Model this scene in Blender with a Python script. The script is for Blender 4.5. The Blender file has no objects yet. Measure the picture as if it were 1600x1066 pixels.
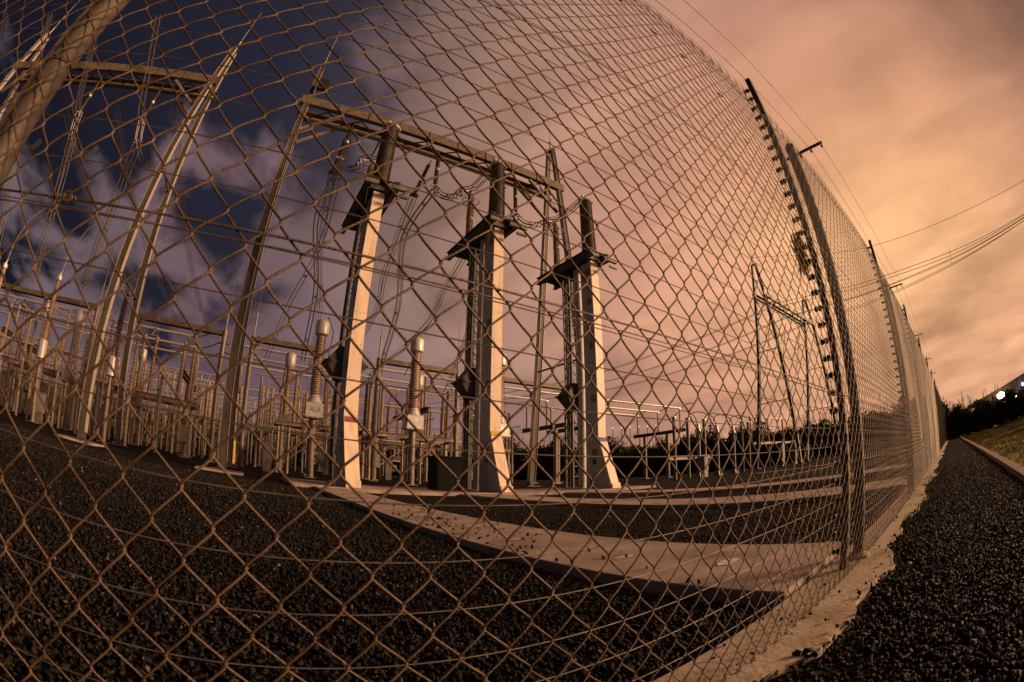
import bpy, bmesh, math, random
import numpy as np
from mathutils import Vector, Matrix
R = math.radians
random.seed(7); rng = np.random.default_rng(7)
scene = bpy.context.scene
COL = scene.collection

# ------------------------------------------------------------------ camera (16 mm diagonal fisheye, low beside the fence)
CAM_Z = 0.565
cd = bpy.data.cameras.new('camera'); cam = bpy.data.objects.new('camera', cd); COL.objects.link(cam)
cd.type = 'PANO'; cd.sensor_fit = 'HORIZONTAL'; cd.sensor_width = 36.0
cd.panorama_type = 'FISHEYE_EQUISOLID'
cd.fisheye_lens = 16.027; cd.fisheye_fov = R(200)
cd.clip_start = 0.02; cd.clip_end = 3000
cd.lens = 16.0; cd.dof.use_dof = True; cd.dof.focus_distance = 9.0; cd.dof.aperture_fstop = 9.0
yaw, pitch, roll = 0.572708, 0.298498, 0.008584
fwd = Vector((math.sin(yaw)*math.cos(pitch), math.cos(yaw)*math.cos(pitch), math.sin(pitch)))
rt = Vector((math.cos(yaw), -math.sin(yaw), 0)); up = rt.cross(fwd)
rt2 = rt*math.cos(roll)+up*math.sin(roll); up2 = -rt*math.sin(roll)+up*math.cos(roll)
M = Matrix((rt2, up2, -fwd)).transposed().to_4x4(); M.translation = Vector((0, 0, CAM_Z)); cam.matrix_world = M
scene.camera = cam

# ------------------------------------------------------------------ view, world (night sky lit by the town), sun lamp (sodium glow)
vs = scene.view_settings
vs.view_transform = 'Standard'; vs.look = 'None'; vs.gamma = 1; vs.exposure = 0.0
w = bpy.data.worlds.new('World'); scene.world = w; w.use_nodes = True
nt = w.node_tree; nt.nodes.clear()
def N(t, **k):
    n = nt.nodes.new(t)
    for a, b in k.items(): setattr(n, a, b)
    return n
def L(a, b): nt.links.new(a, b)
def mth(op, a, b=None, c=None, clamp=False):
    n = N('ShaderNodeMath', operation=op); n.use_clamp = clamp
    for i, v in enumerate((a, b, c)):
        if v is None: continue
        if isinstance(v, (int, float)): n.inputs[i].default_value = v
        else: L(v, n.inputs[i])
    return n.outputs[0]
def ramp(fac, stops, interp='LINEAR'):
    n = N('ShaderNodeValToRGB'); cr = n.color_ramp; cr.interpolation = interp
    while len(cr.elements) < len(stops): cr.elements.new(0.5)
    for e, (p, c) in zip(cr.elements, stops): e.position = p; e.color = (*c, 1)
    L(fac, n.inputs[0]); return n.outputs[0]
def lin(*c): return tuple(((x/255)/12.92 if x/255 <= .04045 else ((x/255+.055)/1.055)**2.4) for x in c)
def mixc(f, a, b, mode='MIX'):
    n = N('ShaderNodeMix', data_type='RGBA', blend_type=mode)
    if isinstance(f, (int, float)): n.inputs[0].default_value = f
    else: L(f, n.inputs[0])
    for s, v in ((6, a), (7, b)):
        if isinstance(v, tuple): n.inputs[s].default_value = (*v, 1)
        else: L(v, n.inputs[s])
    return n.outputs[2]
tc = N('ShaderNodeTexCoord')
GD = Vector((.955, .04, .25)).normalized()
dt = N('ShaderNodeVectorMath', operation='DOT_PRODUCT'); L(tc.outputs['Generated'], dt.inputs[0]); dt.inputs[1].default_value = GD
g = mth('MULTIPLY_ADD', dt.outputs['Value'], .5, .5)
sep = N('ShaderNodeSeparateXYZ'); L(tc.outputs['Generated'], sep.inputs[0])
# long cloud streaks: project the direction on a cloud sheet
zc = mth('MAXIMUM', sep.outputs['Z'], 0.0); zd = mth('ADD', zc, 0.22)
cx = mth('DIVIDE', sep.outputs['X'], zd); cy = mth('DIVIDE', sep.outputs['Y'], zd)
cmb = N('ShaderNodeCombineXYZ'); L(cx, cmb.inputs[0]); L(cy, cmb.inputs[1])
def cloud(scale, stretch, rot, detail, seed, dist=0.0):
    mp = N('ShaderNodeMapping'); L(cmb.outputs[0], mp.inputs[0])
    mp.inputs['Rotation'].default_value = (0, 0, rot); mp.inputs['Scale'].default_value = (1, stretch, 1)
    mp.inputs['Location'].default_value = (seed, seed*.7, 0)
    n = N('ShaderNodeTexNoise'); n.inputs['Scale'].default_value = scale; n.inputs['Detail'].default_value = detail
    n.inputs['Roughness'].default_value = .5; n.inputs['Distortion'].default_value = dist
    L(mp.outputs[0], n.inputs['Vector']); return n.outputs['Fac']
c1 = cloud(1.5, .65, R(60), 5, 3.1, .4); c2 = cloud(3.8, .62, R(60), 6, 8.2, .4); c3 = cloud(.7, 1.0, R(20), 3, 1.7)
# cover: full near the glow, broken towards the dark side
cov = mth('ADD', mth('MULTIPLY', c1, 4.0), mth('MULTIPLY', c2, 2.4))
side = mth('MULTIPLY_ADD', g, 6.0, -3.35); low = mth('ADD', mth('MULTIPLY_ADD', zc, -3.4, 1.75), mth('MULTIPLY', mth('MINIMUM', mth('SUBTRACT', g, .36), 0.0), 6.0))
cov = mth('ADD', mth('SUBTRACT', cov, 3.15), mth('MAXIMUM', side, low))
mask = N('ShaderNodeMapRange', interpolation_type='SMOOTHSTEP'); L(cov, mask.inputs[0]); mask.inputs[1].default_value = -.05; mask.inputs[2].default_value = .62
glow = ramp(g, [(0.0, lin(126, 122, 142)), (.2, lin(96, 88, 100)), (.30, lin(104, 88, 94)), (.48, lin(112, 90, 96)), (.60, lin(120, 97, 100)), (.70, lin(147, 117, 108)),
                (.80, lin(182, 139, 118)), (.88, lin(200, 146, 122)), (.95, lin(222, 161, 125)), (1.0, lin(241, 181, 129))])  # low end, out of view, brightened as fill for shaded faces
hz = ramp(g, [(0.0, lin(136, 130, 152)), (.25, lin(104, 90, 100)), (.55, lin(99, 78, 87)), (.75, lin(122, 95, 98)), (.86, lin(165, 124, 108)), (.95, lin(212, 153, 122)), (1.0, lin(224, 166, 126))])  # unseen low end lifted likewise near the horizon
hf = N('ShaderNodeMapRange', interpolation_type='SMOOTHSTEP'); L(sep.outputs['Z'], hf.inputs[0]); hf.inputs[1].default_value = .42; hf.inputs[2].default_value = .02
glow = mixc(hf.outputs[0], glow, hz)
# light and dark in the cloud deck
tone = mth('ADD', mth('MULTIPLY_ADD', c3, 1.2, .4), mth('MULTIPLY_ADD', c2, 1.0, -.5))
tone = mth('ADD', tone, mth('MULTIPLY_ADD', c1, .45, -.22))
tn = N('ShaderNodeMix', data_type='RGBA', blend_type='MULTIPLY'); tn.inputs[0].default_value = 1
tcmb = N('ShaderNodeCombineColor')
for i, e in enumerate((.95, .98, .95)): L(mth('POWER', tone, e), tcmb.inputs[i])
L(glow, tn.inputs[6]); L(tcmb.outputs[0], tn.inputs[7])
navy = ramp(g, [(0.0, lin(18, 19, 30)), (.3, lin(25, 26, 38)), (.55, lin(39, 39, 53)), (.7, lin(70, 62, 73)), (.9, lin(160, 115, 105))])
skyc = mixc(mask.outputs[0], navy, tn.outputs[2])
bg = N('ShaderNodeBackground'); fa = N('ShaderNodeMapRange', interpolation_type='SMOOTHSTEP'); L(sep.outputs['Y'], fa.inputs[0]); fa.inputs[1].default_value = -.12; fa.inputs[2].default_value = -.6
fb = N('ShaderNodeMapRange', interpolation_type='SMOOTHSTEP'); L(sep.outputs['Z'], fb.inputs[0]); fb.inputs[1].default_value = .25; fb.inputs[2].default_value = .65
dim = mth('MULTIPLY_ADD', mth('MULTIPLY', fa.outputs[0], fb.outputs[0]), -.62, 1.0)
dc = N('ShaderNodeCombineColor')
for i in range(3): L(dim, dc.inputs[i])
skyc = mixc(1.0, skyc, dc.outputs[0], 'MULTIPLY')
L(skyc, bg.inputs[0]); bg.inputs[1].default_value = 1.0
ow = N('ShaderNodeOutputWorld'); L(bg.outputs[0], ow.inputs[0])

SUN_AZ, SUN_EL = R(128), R(15)      # where the light comes from, from +Y towards +X
sd = bpy.data.lights.new('sodium_glow', 'SUN'); so = bpy.data.objects.new('sodium_glow', sd); COL.objects.link(so)
sd.energy = 4.6; sd.angle = R(12); sd.color = (1.0, .58, .30)
so.rotation_euler = Vector((math.sin(SUN_AZ)*math.cos(SUN_EL), math.cos(SUN_AZ)*math.cos(SUN_EL), math.sin(SUN_EL))).to_track_quat('Z', 'Y').to_euler()

# ------------------------------------------------------------------ materials
def material(name, col, rough=.6, metal=0.0, ns=8.0, amt=.25, bump=0.0, bscale=None, col2=None, stops=(.35, .7), spec=.5, streak=None, vor=False):
    global nt
    m = bpy.data.materials.new(name); m.use_nodes = True; nt = m.node_tree; nt.nodes.clear()
    b = N('ShaderNodeBsdfPrincipled'); o = N('ShaderNodeOutputMaterial'); L(b.outputs[0], o.inputs[0])
    t = N('ShaderNodeTexCoord'); vec = t.outputs['Object']
    if streak:
        mp = N('ShaderNodeMapping'); mp.inputs['Scale'].default_value = streak; L(vec, mp.inputs[0]); svec = mp.outputs[0]
    else: svec = vec
    n = N('ShaderNodeTexNoise'); n.inputs['Scale'].default_value = ns; n.inputs['Detail'].default_value = 6; L(svec, n.inputs['Vector'])
    lo = tuple(c*(1-amt) for c in col); hi = col2 or tuple(min(1, c*(1+amt)) for c in col)
    L(ramp(n.outputs['Fac'], [(stops[0], lo), (stops[1], hi)]), b.inputs['Base Color'])
    b.inputs['Metallic'].default_value = metal
    L(mth('MULTIPLY_ADD', n.outputs['Fac'], .3, rough-.15, clamp=True), b.inputs['Roughness'])
    b.inputs['Specular IOR Level'].default_value = spec
    if bump:
        if vor:
            v = N('ShaderNodeTexVoronoi'); v.inputs['Scale'].default_value = bscale or ns*4; L(vec, v.inputs['Vector']); h = v.outputs['Distance']
        else:
            v = N('ShaderNodeTexNoise'); v.inputs['Scale'].default_value = bscale or ns*4; v.inputs['Detail'].default_value = 5; L(vec, v.inputs['Vector']); h = v.outputs['Fac']
        bp = N('ShaderNodeBump'); bp.inputs['Strength'].default_value = bump; bp.inputs['Distance'].default_value = .03; L(h, bp.inputs['Height']); L(bp.outputs[0], b.inputs['Normal'])
    return m
MT = {}
MT['wire'] = material('fence_wire', (.115, .068, .038), .5, .3, 11, .35, .2, 300, col2=(.17, .115, .08), stops=(.38, .64))
MT['post'] = material('galvanised_post', (.125, .10, .08), .6, .3, 14, .35, .15, 90, streak=(1, 1, .2))
MT['steel'] = material('galvanised_steel', (.165, .15, .135), .55, .4, 5, .3, .1, 60, streak=(1, 1, .25))
MT['dark_steel'] = material('weathered_and_silhouette_steel', (.085, .082, .08), .55, .5, 6, .4, .1, 40)  # dark steel parts, and the painted shade of the distant gantry
MT['paint'] = material('cream_painted_cover', (.84, .68, .53), .5, 0, 5, .13, .05, 30, streak=(1, 1, .12), stops=(.3, .55))
MT['cabinet_grey'] = material('grey_painted_sheet', (.36, .36, .37), .5, 0, 3, .15, .05, 30, streak=(1, 1, .3))
MT['porcelain'] = material('brown_porcelain', (.17, .14, .12), .42, 0, 6, .25)
MT['grey_porcelain'] = material('grey_porcelain', (.38, .28, .21), .42, 0, 6, .25)
MT['alu'] = material('bright_aluminium', (.62, .60, .58), .42, .75, 9, .15)
MT['tube'] = material('aluminium_tube', (.62, .56, .50), .45, .45, 9, .15)
MT['cap'] = material('pale_metal_cap', (.66, .64, .62), .45, .25, 7, .12)
MT['cable'] = material('aluminium_conductor', (.12, .105, .095), .55, .35, 20, .2)
MT['black'] = material('black_plastic', (.02, .02, .02), .45, 0, 20, .2)
MT['red'] = material('red_band', (.36, .085, .075), .5, 0, 6, .2)
MT['yellow'] = material('yellow_band', (.72, .47, .04), .5, 0, 6, .15)
MT['blue'] = material('blue_band', (.05, .08, .30), .5, 0, 6, .2)
MT['girder'] = material('girder_steel', (.165, .128, .095), .6, .3, 5, .3, .1, 50)
MT['apparatus'] = material('pale_apparatus_steel', (.27, .22, .18), .5, .3, 5, .3)
MT['gantry'] = material('brown_weathered_steel', (.10, .082, .066), .6, .3, 5, .3, .1, 60, streak=(1, 1, .25))
MT['pipe'] = material('zinc_pipe', (.40, .40, .42), .6, .25, 6, .25, .05, 60)
MT['sheet'] = material('grey_kiosk_paint', (.19, .175, .16), .55, 0, 4, .25)
MT['green'] = material('dark_green_paint', (.004, .007, .005), .7, 0, 4, .25, spec=.1)
MT['concrete'] = material('pale_concrete', (.35, .275, .235), .88, 0, 2.2, .34, .3, 70, stops=(.3, .6))
MT['kerb'] = material('stained_kerb_concrete', (.36, .27, .14), .9, 0, 3, .2, .2, 45, col2=(.46, .39, .30), stops=(.32, .52))
MT['mark'] = material('white_road_paint', (.72, .68, .64), .7, 0, 12, .2)
MT['ground'] = material('dark_gravel', (.012, .0105, .010), .9, 0, 30, .6, 1.0, 34, col2=(.03, .026, .023), vor=True, spec=.08)
MT['stone'] = material('dark_basalt_stone', (.011, .011, .0115), .7, 0, 42, .6, .3, 90, col2=(.044, .039, .037), stops=(.36, .72), spec=.18)
MT['stone_brown'] = material('brown_basalt_stone', (.05, .034, .02), .8, 0, 40, .6, .3, 60, col2=(.085, .06, .038))
MT['stone_pale'] = material('pale_stone', (.15, .12, .095), .8, 0, 9, .4, .2, 60)
MT['grass'] = material('mown_grass', (.10, .125, .03), .95, 0, .9, .3, .4, 60, col2=(.36, .29, .085), stops=(.38, .6), spec=.05)
MT['leaf'] = material('dark_leaves', (.055, .075, .022), .8, 0, 1.2, .4, spec=.1, col2=(.14, .15, .05))
MT['stalk'] = material('dry_stalk', (.16, .12, .08), .85, 0, 5, .3)
MT['timber'] = material('weathered_timber', (.15, .12, .095), .85, 0, 6, .25, .2, 40, streak=(.15, 1, 1))
MT['pole'] = material('dark_pole_timber', (.09, .08, .07), .8, 0, 6, .3, streak=(1, 1, .15))
MT['roof'] = material('warehouse_roof', (.22, .17, .15), .6, 0, 2, .2)
MT['wall'] = material('warehouse_wall', (.26, .23, .22), .7, 0, 2, .2)
MT['rag'] = material('dry_yellow_leaves', (.62, .44, .06), .85, 0, 12, .5)
def emis(name, col, s):
    global nt
    m = bpy.data.materials.new(name); m.use_nodes = True; nt = m.node_tree; nt.nodes.clear()
    e = N('ShaderNodeEmission'); o = N('ShaderNodeOutputMaterial'); L(e.outputs[0], o.inputs[0])
    e.inputs[0].default_value = (*col, 1); e.inputs[1].default_value = s; return m
MT['lamp'] = emis('lit_lamp', (1, .66, .36), 14); MT['lit_window'] = emis('lit_window', (.95, .85, 1.0), 6); MT['violet'] = emis('lit_blue_lamp', (.62, .6, 1.0), 8)
MT['far_lamp'] = emis('far_lamp', (1, .70, .72), 1.1)

# ------------------------------------------------------------------ mesh builder
SPLIT = {'bolt', 'louvre', 'leg_tie', 'cable', 'jumper_cable', 'spacer', 'leg_edge', 'beam_stiffener', 'cross_brace', 'cross_channel'}
class MB:
    def __init__(s): s.v = []; s.f = []
    def add(s, vs_, fs): o = len(s.v); s.v += [tuple(p) for p in vs_]; s.f += [tuple(i+o for i in f) for f in fs]; return s
    def box(s, x0, x1, y0, y1, z0, z1):
        return s.add([(x0, y0, z0), (x1, y0, z0), (x1, y1, z0), (x0, y1, z0), (x0, y0, z1), (x1, y0, z1), (x1, y1, z1), (x0, y1, z1)],
                     [(3, 2, 1, 0), (4, 5, 6, 7), (0, 1, 5, 4), (1, 2, 6, 5), (2, 3, 7, 6), (3, 0, 4, 7)])
    def hexa(s, pts): return s.add(pts, [(3, 2, 1, 0), (4, 5, 6, 7), (0, 1, 5, 4), (1, 2, 6, 5), (2, 3, 7, 6), (3, 0, 4, 7)])
    def beam(s, p0, p1, w0, h0, w1=None, h1=None, side=None):
        p0, p1 = Vector(p0), Vector(p1); d = (p1-p0).normalized(); w1 = w0 if w1 is None else w1; h1 = h0 if h1 is None else h1
        a = Vector(side) if side else (Vector((0, 0, 1)) if abs(d.z) < .9 else Vector((1, 0, 0)))
        sx = d.cross(a).normalized() if not side else (a - d*a.dot(d)).normalized(); sy = d.cross(sx).normalized()
        q = []
        for p, ww, hh in ((p0, w0, h0), (p1, w1, h1)):
            for i, j in ((-1, -1), (1, -1), (1, 1), (-1, 1)): q.append(p+sx*ww/2*i+sy*hh/2*j)
        return s.hexa(q)
    def tube(s, pts, r, n=8, cap=True):
        pts = [Vector(p) for p in pts]; rs = r if isinstance(r, (list, tuple)) else [r]*len(pts)
        u = None; vs_ = []; fs = []
        for i, p in enumerate(pts):
            d = (pts[min(i+1, len(pts)-1)]-pts[max(i-1, 0)]).normalized()
            if u is None: u = d.orthogonal().normalized()
            else: u = (u-d*u.dot(d)).normalized()
            v = d.cross(u)
            for k in range(n):
                a = 2*math.pi*k/n; vs_.append(p+(u*math.cos(a)+v*math.sin(a))*rs[i])
        for i in range(len(pts)-1):
            for k in range(n): fs.append((i*n+k, i*n+(k+1) % n, (i+1)*n+(k+1) % n, (i+1)*n+k))
        if cap: fs.append(tuple(range(n))[::-1]); fs.append(tuple((len(pts)-1)*n+k for k in range(n)))
        return s.add(vs_, fs)
    def lathe(s, prof, o=(0, 0, 0), n=14):
        vs_ = []; fs = []
        for r, z in prof:
            for k in range(n):
                a = 2*math.pi*k/n; vs_.append((o[0]+r*math.cos(a), o[1]+r*math.sin(a), o[2]+z))
        for i in range(len(prof)-1):
            for k in range(n): fs.append((i*n+k, i*n+(k+1) % n, (i+1)*n+(k+1) % n, (i+1)*n+k))
        fs.append(tuple(range(n))[::-1]); fs.append(tuple((len(prof)-1)*n+k for k in range(n)))
        return s.add(vs_, fs)
    def ring(s, c, rad, r, tilt=None, n=24, m=6):
        T = tilt or Matrix.Identity(3); c = Vector(c); vs_ = []; fs = []
        for i in range(n):
            a = 2*math.pi*i/n
            for j in range(m):
                b = 2*math.pi*j/m; q = Vector(((rad+r*math.cos(b))*math.cos(a), (rad+r*math.cos(b))*math.sin(a), r*math.sin(b))); vs_.append(c+T @ q)
        for i in range(n):
            for j in range(m): fs.append((i*m+j, ((i+1) % n)*m+j, ((i+1) % n)*m+(j+1) % m, i*m+(j+1) % m))
        return s.add(vs_, fs)
    def ibeam(s, p0, p1, w, h, t=.03):
        p0, p1 = Vector(p0), Vector(p1); d = (p1-p0).normalized(); upv = Vector((0, 0, 1)); sx = d.cross(upv).normalized(); uy = sx.cross(d).normalized()
        for k in (-1, 1): s.beam(p0+uy*(h-t)/2*k, p1+uy*(h-t)/2*k, w, t)
        s.beam(p0, p1, t*.7, h-2*t-.002); return s
    def islands(s):
        par = list(range(len(s.v)))
        def find(i):
            while par[i] != i: par[i] = par[par[i]]; i = par[i]
            return i
        for f in s.f:
            for k in f[1:]: par[find(k)] = find(f[0])
        g = {}
        for f in s.f: g.setdefault(find(f[0]), []).append(f)
        out = []
        for fs in g.values():
            m = MB(); mp = {}
            for f in fs:
                for k in f:
                    if k not in mp: mp[k] = len(m.v); m.v.append(s.v[k])
                m.f.append(tuple(mp[k] for k in f))
            out.append(m)
        return out
    def build(s, name, mat, parent=None, smooth=False, loc=None):
        if name in SPLIT and not getattr(s, 'one', False):
            o = None
            for m in s.islands(): m.one = True; o = m.build(name, mat, parent, smooth, loc)
            return o
        me = bpy.data.meshes.new(name); me.from_pydata(s.v, [], s.f); me.materials.append(MT[mat])
        if smooth:
            me.polygons.foreach_set('use_smooth', [True]*len(me.polygons)); me.set_sharp_from_angle(angle=R(40))
        o = bpy.data.objects.new(name, me); COL.objects.link(o)
        if parent: o.parent = parent
        if loc: o.location = loc
        return o
def fast_mesh(name, V, Q, mat, parent=None, smooth=False):
    me = bpy.data.meshes.new(name); k = Q.shape[1]
    me.vertices.add(len(V)); me.vertices.foreach_set('co', np.ascontiguousarray(V, dtype=np.float32).ravel())
    me.loops.add(Q.size); me.loops.foreach_set('vertex_index', np.ascontiguousarray(Q, dtype=np.int32).ravel())
    me.polygons.add(len(Q)); me.polygons.foreach_set('loop_start', np.arange(0, Q.size, k, dtype=np.int32))
    if smooth: me.polygons.foreach_set('use_smooth', np.ones(len(Q), dtype=bool))
    me.update(calc_edges=True); me.materials.append(MT[mat])
    o = bpy.data.objects.new(name, me); COL.objects.link(o)
    if parent: o.parent = parent
    return o
def tag(o, label, cat, group=None):
    o['label'] = label; o['category'] = cat
    if group: o['group'] = group
    return o
def thing(name, label, cat, loc=(0, 0, 0), rz=0, group=None):
    o = bpy.data.objects.new(name, None); COL.objects.link(o); o.location = loc; o.rotation_euler = (0, 0, rz); o.empty_display_size = .2
    return tag(o, label, cat, group)
def struct(o): o['kind'] = 'structure'; return o
KIDS = {}
def kids(o): return [c for c in bpy.data.objects if c.parent == o]
def copy_tree(o, loc=None, label=None, group=None, rz=None, parent=None, ks=None):
    c = o.copy(); COL.objects.link(c)
    if parent: c.parent = parent
    if loc is not None: c.location = loc
    if rz is not None: c.rotation_euler = (0, 0, rz)
    if label: c['label'] = label
    if group: c['group'] = group
    for ch in kids(o): copy_tree(ch, parent=c)
    return c
def ribs(r0, r1, z0, z1, n, core=.72):
    """profile of a ribbed insulator, radius r0 at z0 to r1 at z1"""
    p = []
    for i in range(n):
        t = i/n; r = r0+(r1-r0)*t; z = z0+(z1-z0)*t; d = (z1-z0)/n
        p += [(r*core, z), (r*core, z+d*.35), (r, z+d*.5), (r*.97, z+d*.62), (r*core, z+d*.85)]
    p.append((r1*core, z1)); return p
def gz(x): return -.00755*max(0.0, x)

# ------------------------------------------------------------------ ground, paths
def sheet(name, pts, mat, z=None):
    m = MB(); n = len(pts)//2
    m.add(pts, [(i, i+1, n+i+1, n+i) for i in range(n-1)]); return struct(m.build(name, mat))
struct(MB().add([(-900, .69, -.065), (900, .69, -.065), (900, 1400, -.065), (-900, 1400, -.065)], [(0, 1, 2, 3)]).build('gravel_yard_ground', 'ground'))
xs = [-900, -6, 0, 1, 2, 3, 5, 8, 12, 20, 30, 45, 70, 140, 900]
sheet('gravel_path', [(x, -.93, gz(min(x, 140))-.03) for x in xs]+[(x, .52, gz(min(x, 140))-.03) for x in xs], 'ground')
# grass verge: flat by the timber edge, a bank rising away from the fence
gx = [-900]+list(np.linspace(-6, 60, 45))+[80, 140, 900]; gy = [-.93, -1.3, -2, -3, -4.5, -6, -8, -10, -13, -17, -22, -30, -60, -900]
gv = []; gf = []
for y in gy:
    for x in gx:
        bank = .85*min(1, max(0, (-y-5)/9))**1.3*min(1, max(0, (x-2)/25)); gv.append((x, y, gz(min(x, 140))-.02+bank+(.03*math.sin(x*1.3+y*2.1) if y < -1.1 else 0)))
nx = len(gx)
for j in range(len(gy)-1):
    for i in range(nx-1): gf.append((j*nx+i, (j+1)*nx+i, (j+1)*nx+i+1, j*nx+i+1))
struct(MB().add(gv, gf).build('grass_verge', 'grass', smooth=True))
# grass blades near the edge and over the verge, one mass
def grass_mass(n):
    x = rng.uniform(1.5, 40, n)**1.0; y = -rng.uniform(1.0, 9, n); 
    bank = .85*np.clip((-y-5)/9, 0, 1)**1.3*np.clip((x-2)/25, 0, 1); z = -.00755*x-.02+bank+np.where(y < -1.1, .03*np.sin(x*1.3+y*2.1), 0)
    a = rng.uniform(0, 6.28, n); h = rng.uniform(.03, .08, n); wd = .006+.0012*x*.3
    V = np.zeros((n, 3, 3)); dx, dy = np.cos(a)*wd, np.sin(a)*wd
    V[:, 0] = np.stack([x-dx, y-dy, z], 1); V[:, 1] = np.stack([x+dx, y+dy, z], 1)
    V[:, 2] = np.stack([x+rng.normal(0, .03, n), y+rng.normal(0, .03, n), z+h], 1)
    return V.reshape(-1, 3), np.arange(3*n).reshape(-1, 3)
V, F = grass_mass(60000); gr = fast_mesh('grass', V, F, 'grass'); gr['kind'] = 'stuff'
tag(gr, 'short dry grass on the verge at the far right', 'grass')
# timber edging of the path, in boards
edging = thing('timber_edging', 'weathered timber boards edging the gravel path beside the grass verge', 'path edging', (0, -.86, 0))
for k in range(16):
    x0, x1 = -2+k*2.4, -2+k*2.4+2.392
    MB().hexa([(x0, -.06, gz(x0)-.12), (x1, -.06, gz(x1)-.12), (x1, .06, gz(x1)-.12), (x0, .06, gz(x0)-.12),
               (x0, -.06, gz(x0)+.03), (x1, -.06, gz(x1)+.03), (x1, .06, gz(x1)+.03), (x0, .06, gz(x0)+.03)]).build('board', 'timber', edging)
# mowing kerb under the fence, irregular outer edge
kx = np.concatenate([np.linspace(-2.5, 8, 160), np.linspace(8.2, 62, 90)])
inner = [(x, .70, gz(x)) for x in kx]
outer = [(x, .385+.05*math.sin(x*2.3)+.03*math.sin(x*7.1+1)+.015*math.sin(x*19), gz(x)-.002) for x in kx]
m = MB(); n = len(kx)
m.add(inner+outer+[(p[0], p[1], p[2]-.12) for p in inner]+[(p[0], p[1]-.01, p[2]-.12) for p in outer],
      [(i, n+i, n+i+1, i+1) for i in range(n-1)]+[(i, i+1, 2*n+i+1, 2*n+i) for i in range(n-1)]+[(n+i, 3*n+i, 3*n+i+1, n+i+1) for i in range(n-1)])
struct(m.build('kerb', 'kerb'))
# concrete trench covers running in from the fence, and the apron under the cable towers
def slab(name, x0, x1, y0, y1, z1, z0=-.12, joints=0):
    m = MB()
    if joints:
        L_ = (y1-y0)/joints
        for k in range(joints): m.box(x0, x1, y0+k*L_+.004, y0+(k+1)*L_-.004, z0, z1)
    else: m.box(x0, x1, y0, y1, z0, z1)
    o = m.build(name, 'concrete'); bv = o.modifiers.new('bevel', 'BEVEL'); bv.width = .008; bv.segments = 2
    return struct(o)
s1 = slab('concrete_path', 1.78, 2.86, .72, 12.32, .006, joints=4)
slab('concrete_path', 6.15, 7.5, .72, 12.32, .006, joints=4)
slab('concrete_path', 10.2, 11.6, .72, 12.32, .006, joints=4)
slab('concrete_path', 24.2, 25.2, .72, 12.32, .0, joints=2)
slab('pavement', 1.15, 15.2, 12.33, 16.3, .03)
for (x, y, a, b) in ((2.3, 1.32, .16, .07), (2.2, 2.05, .13, .05), (2.15, 3.3, .12, .05), (2.35, 4.4, .15, .06), (2.2, 5.6, .12, .07), (2.4, 7.0, .15, .05), (2.05, 2.7, .05, .03)):
    a *= 1.5; b *= 1.5; pts = [(x+a/2*math.cos(t)*random.uniform(.8, 1.1), y+b/2*math.sin(t)*random.uniform(.8, 1.1), .0105) for t in np.linspace(0, 6.28, 13)[:-1]]
    struct(MB().add(pts, [tuple(range(12))]).build('road_marking', 'mark', s1))
# ------------------------------------------------------------------ loose stones
ico = bmesh.new(); bmesh.ops.create_icosphere(ico, subdivisions=1, radius=1); IV = np.array([v.co[:] for v in ico.verts]); IF = np.array([[v.index for v in f.verts] for f in ico.faces]); ico.free()
def stones(name, P, size, mat):
    n = len(P); base = IV[None]*np.ones((n, 1, 1)); base = base*(1+rng.normal(0, .3, (n, 12, 1)).clip(-.55, .6))+rng.normal(0, .1, (n, 12, 3))
    sc = np.stack([size*rng.uniform(.7, 1.3, n), size*rng.uniform(.5, .9, n), size*rng.uniform(.3, .6, n)], 1); base = base*sc[:, None]
    q = rng.normal(size=(n, 4)); q /= np.linalg.norm(q, axis=1)[:, None]; w_, x, y, z = q.T
    Rm = np.stack([1-2*(y*y+z*z), 2*(x*y-z*w_), 2*(x*z+y*w_), 2*(x*y+z*w_), 1-2*(x*x+z*z), 2*(y*z-x*w_), 2*(x*z-y*w_), 2*(y*z+x*w_), 1-2*(x*x+y*y)], 1).reshape(n, 3, 3)
    V = np.einsum('nij,nkj->nki', Rm, base)+P[:, None]; F = (IF[None]+np.arange(n)[:, None, None]*12).reshape(-1, 3)
    o = fast_mesh(name, V.reshape(-1, 3), F, mat); o['kind'] = 'stuff'; return o
def keep(x, y): return ~(((x > 1.74) & (x < 2.9)) | ((x > 6.1) & (x < 7.55)) | ((x > 10.15) & (x < 11.65)))
def spread(n, x0, x1, y0, y1, power=1.0):
    x = rng.uniform(x0, x1, n); y = y0+(y1-y0)*rng.uniform(0, 1, n)**power; return x, y
pp = []; ss = []
for (n, x0, x1, y0, y1, pw, s0, s1_) in ((60000, -3.2, 1.74, .72, 4.4, 1.3, .007, .016), (34000, -8, 1.74, 3.4, 13, 1.3, .011, .025), (20000, 2.88, 12, .72, 8, 1.3, .009, .020)):
    x, y = spread(n, x0, x1, y0, y1, pw); k = keep(x, y); x, y = x[k], y[k]
    pp.append(np.stack([x, y, -.066+rng.uniform(-.006, .022, len(x))], 1)); ss.append(rng.uniform(s0, s1_, len(x)))
P_in = np.concatenate(pp); S_in = np.concatenate(ss)
x = rng.uniform(.55, 9, 34000)**1.0; x = .5+(x-.5)*rng.uniform(.3, 1, len(x)); lim = .385+.05*np.sin(x*2.3)+.03*np.sin(x*7.1+1)
y = rng.uniform(-.8, .0, len(x)) + rng.uniform(0, 1, len(x))*(lim+.03); y = np.minimum(y, lim+.035)
P_o = np.stack([x, y, -.00755*x-.03+rng.uniform(-.004, .02, len(x))+np.clip((y-lim+.06)*.35, 0, .03)], 1); S_o = rng.uniform(.007, .0155, len(x))
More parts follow.
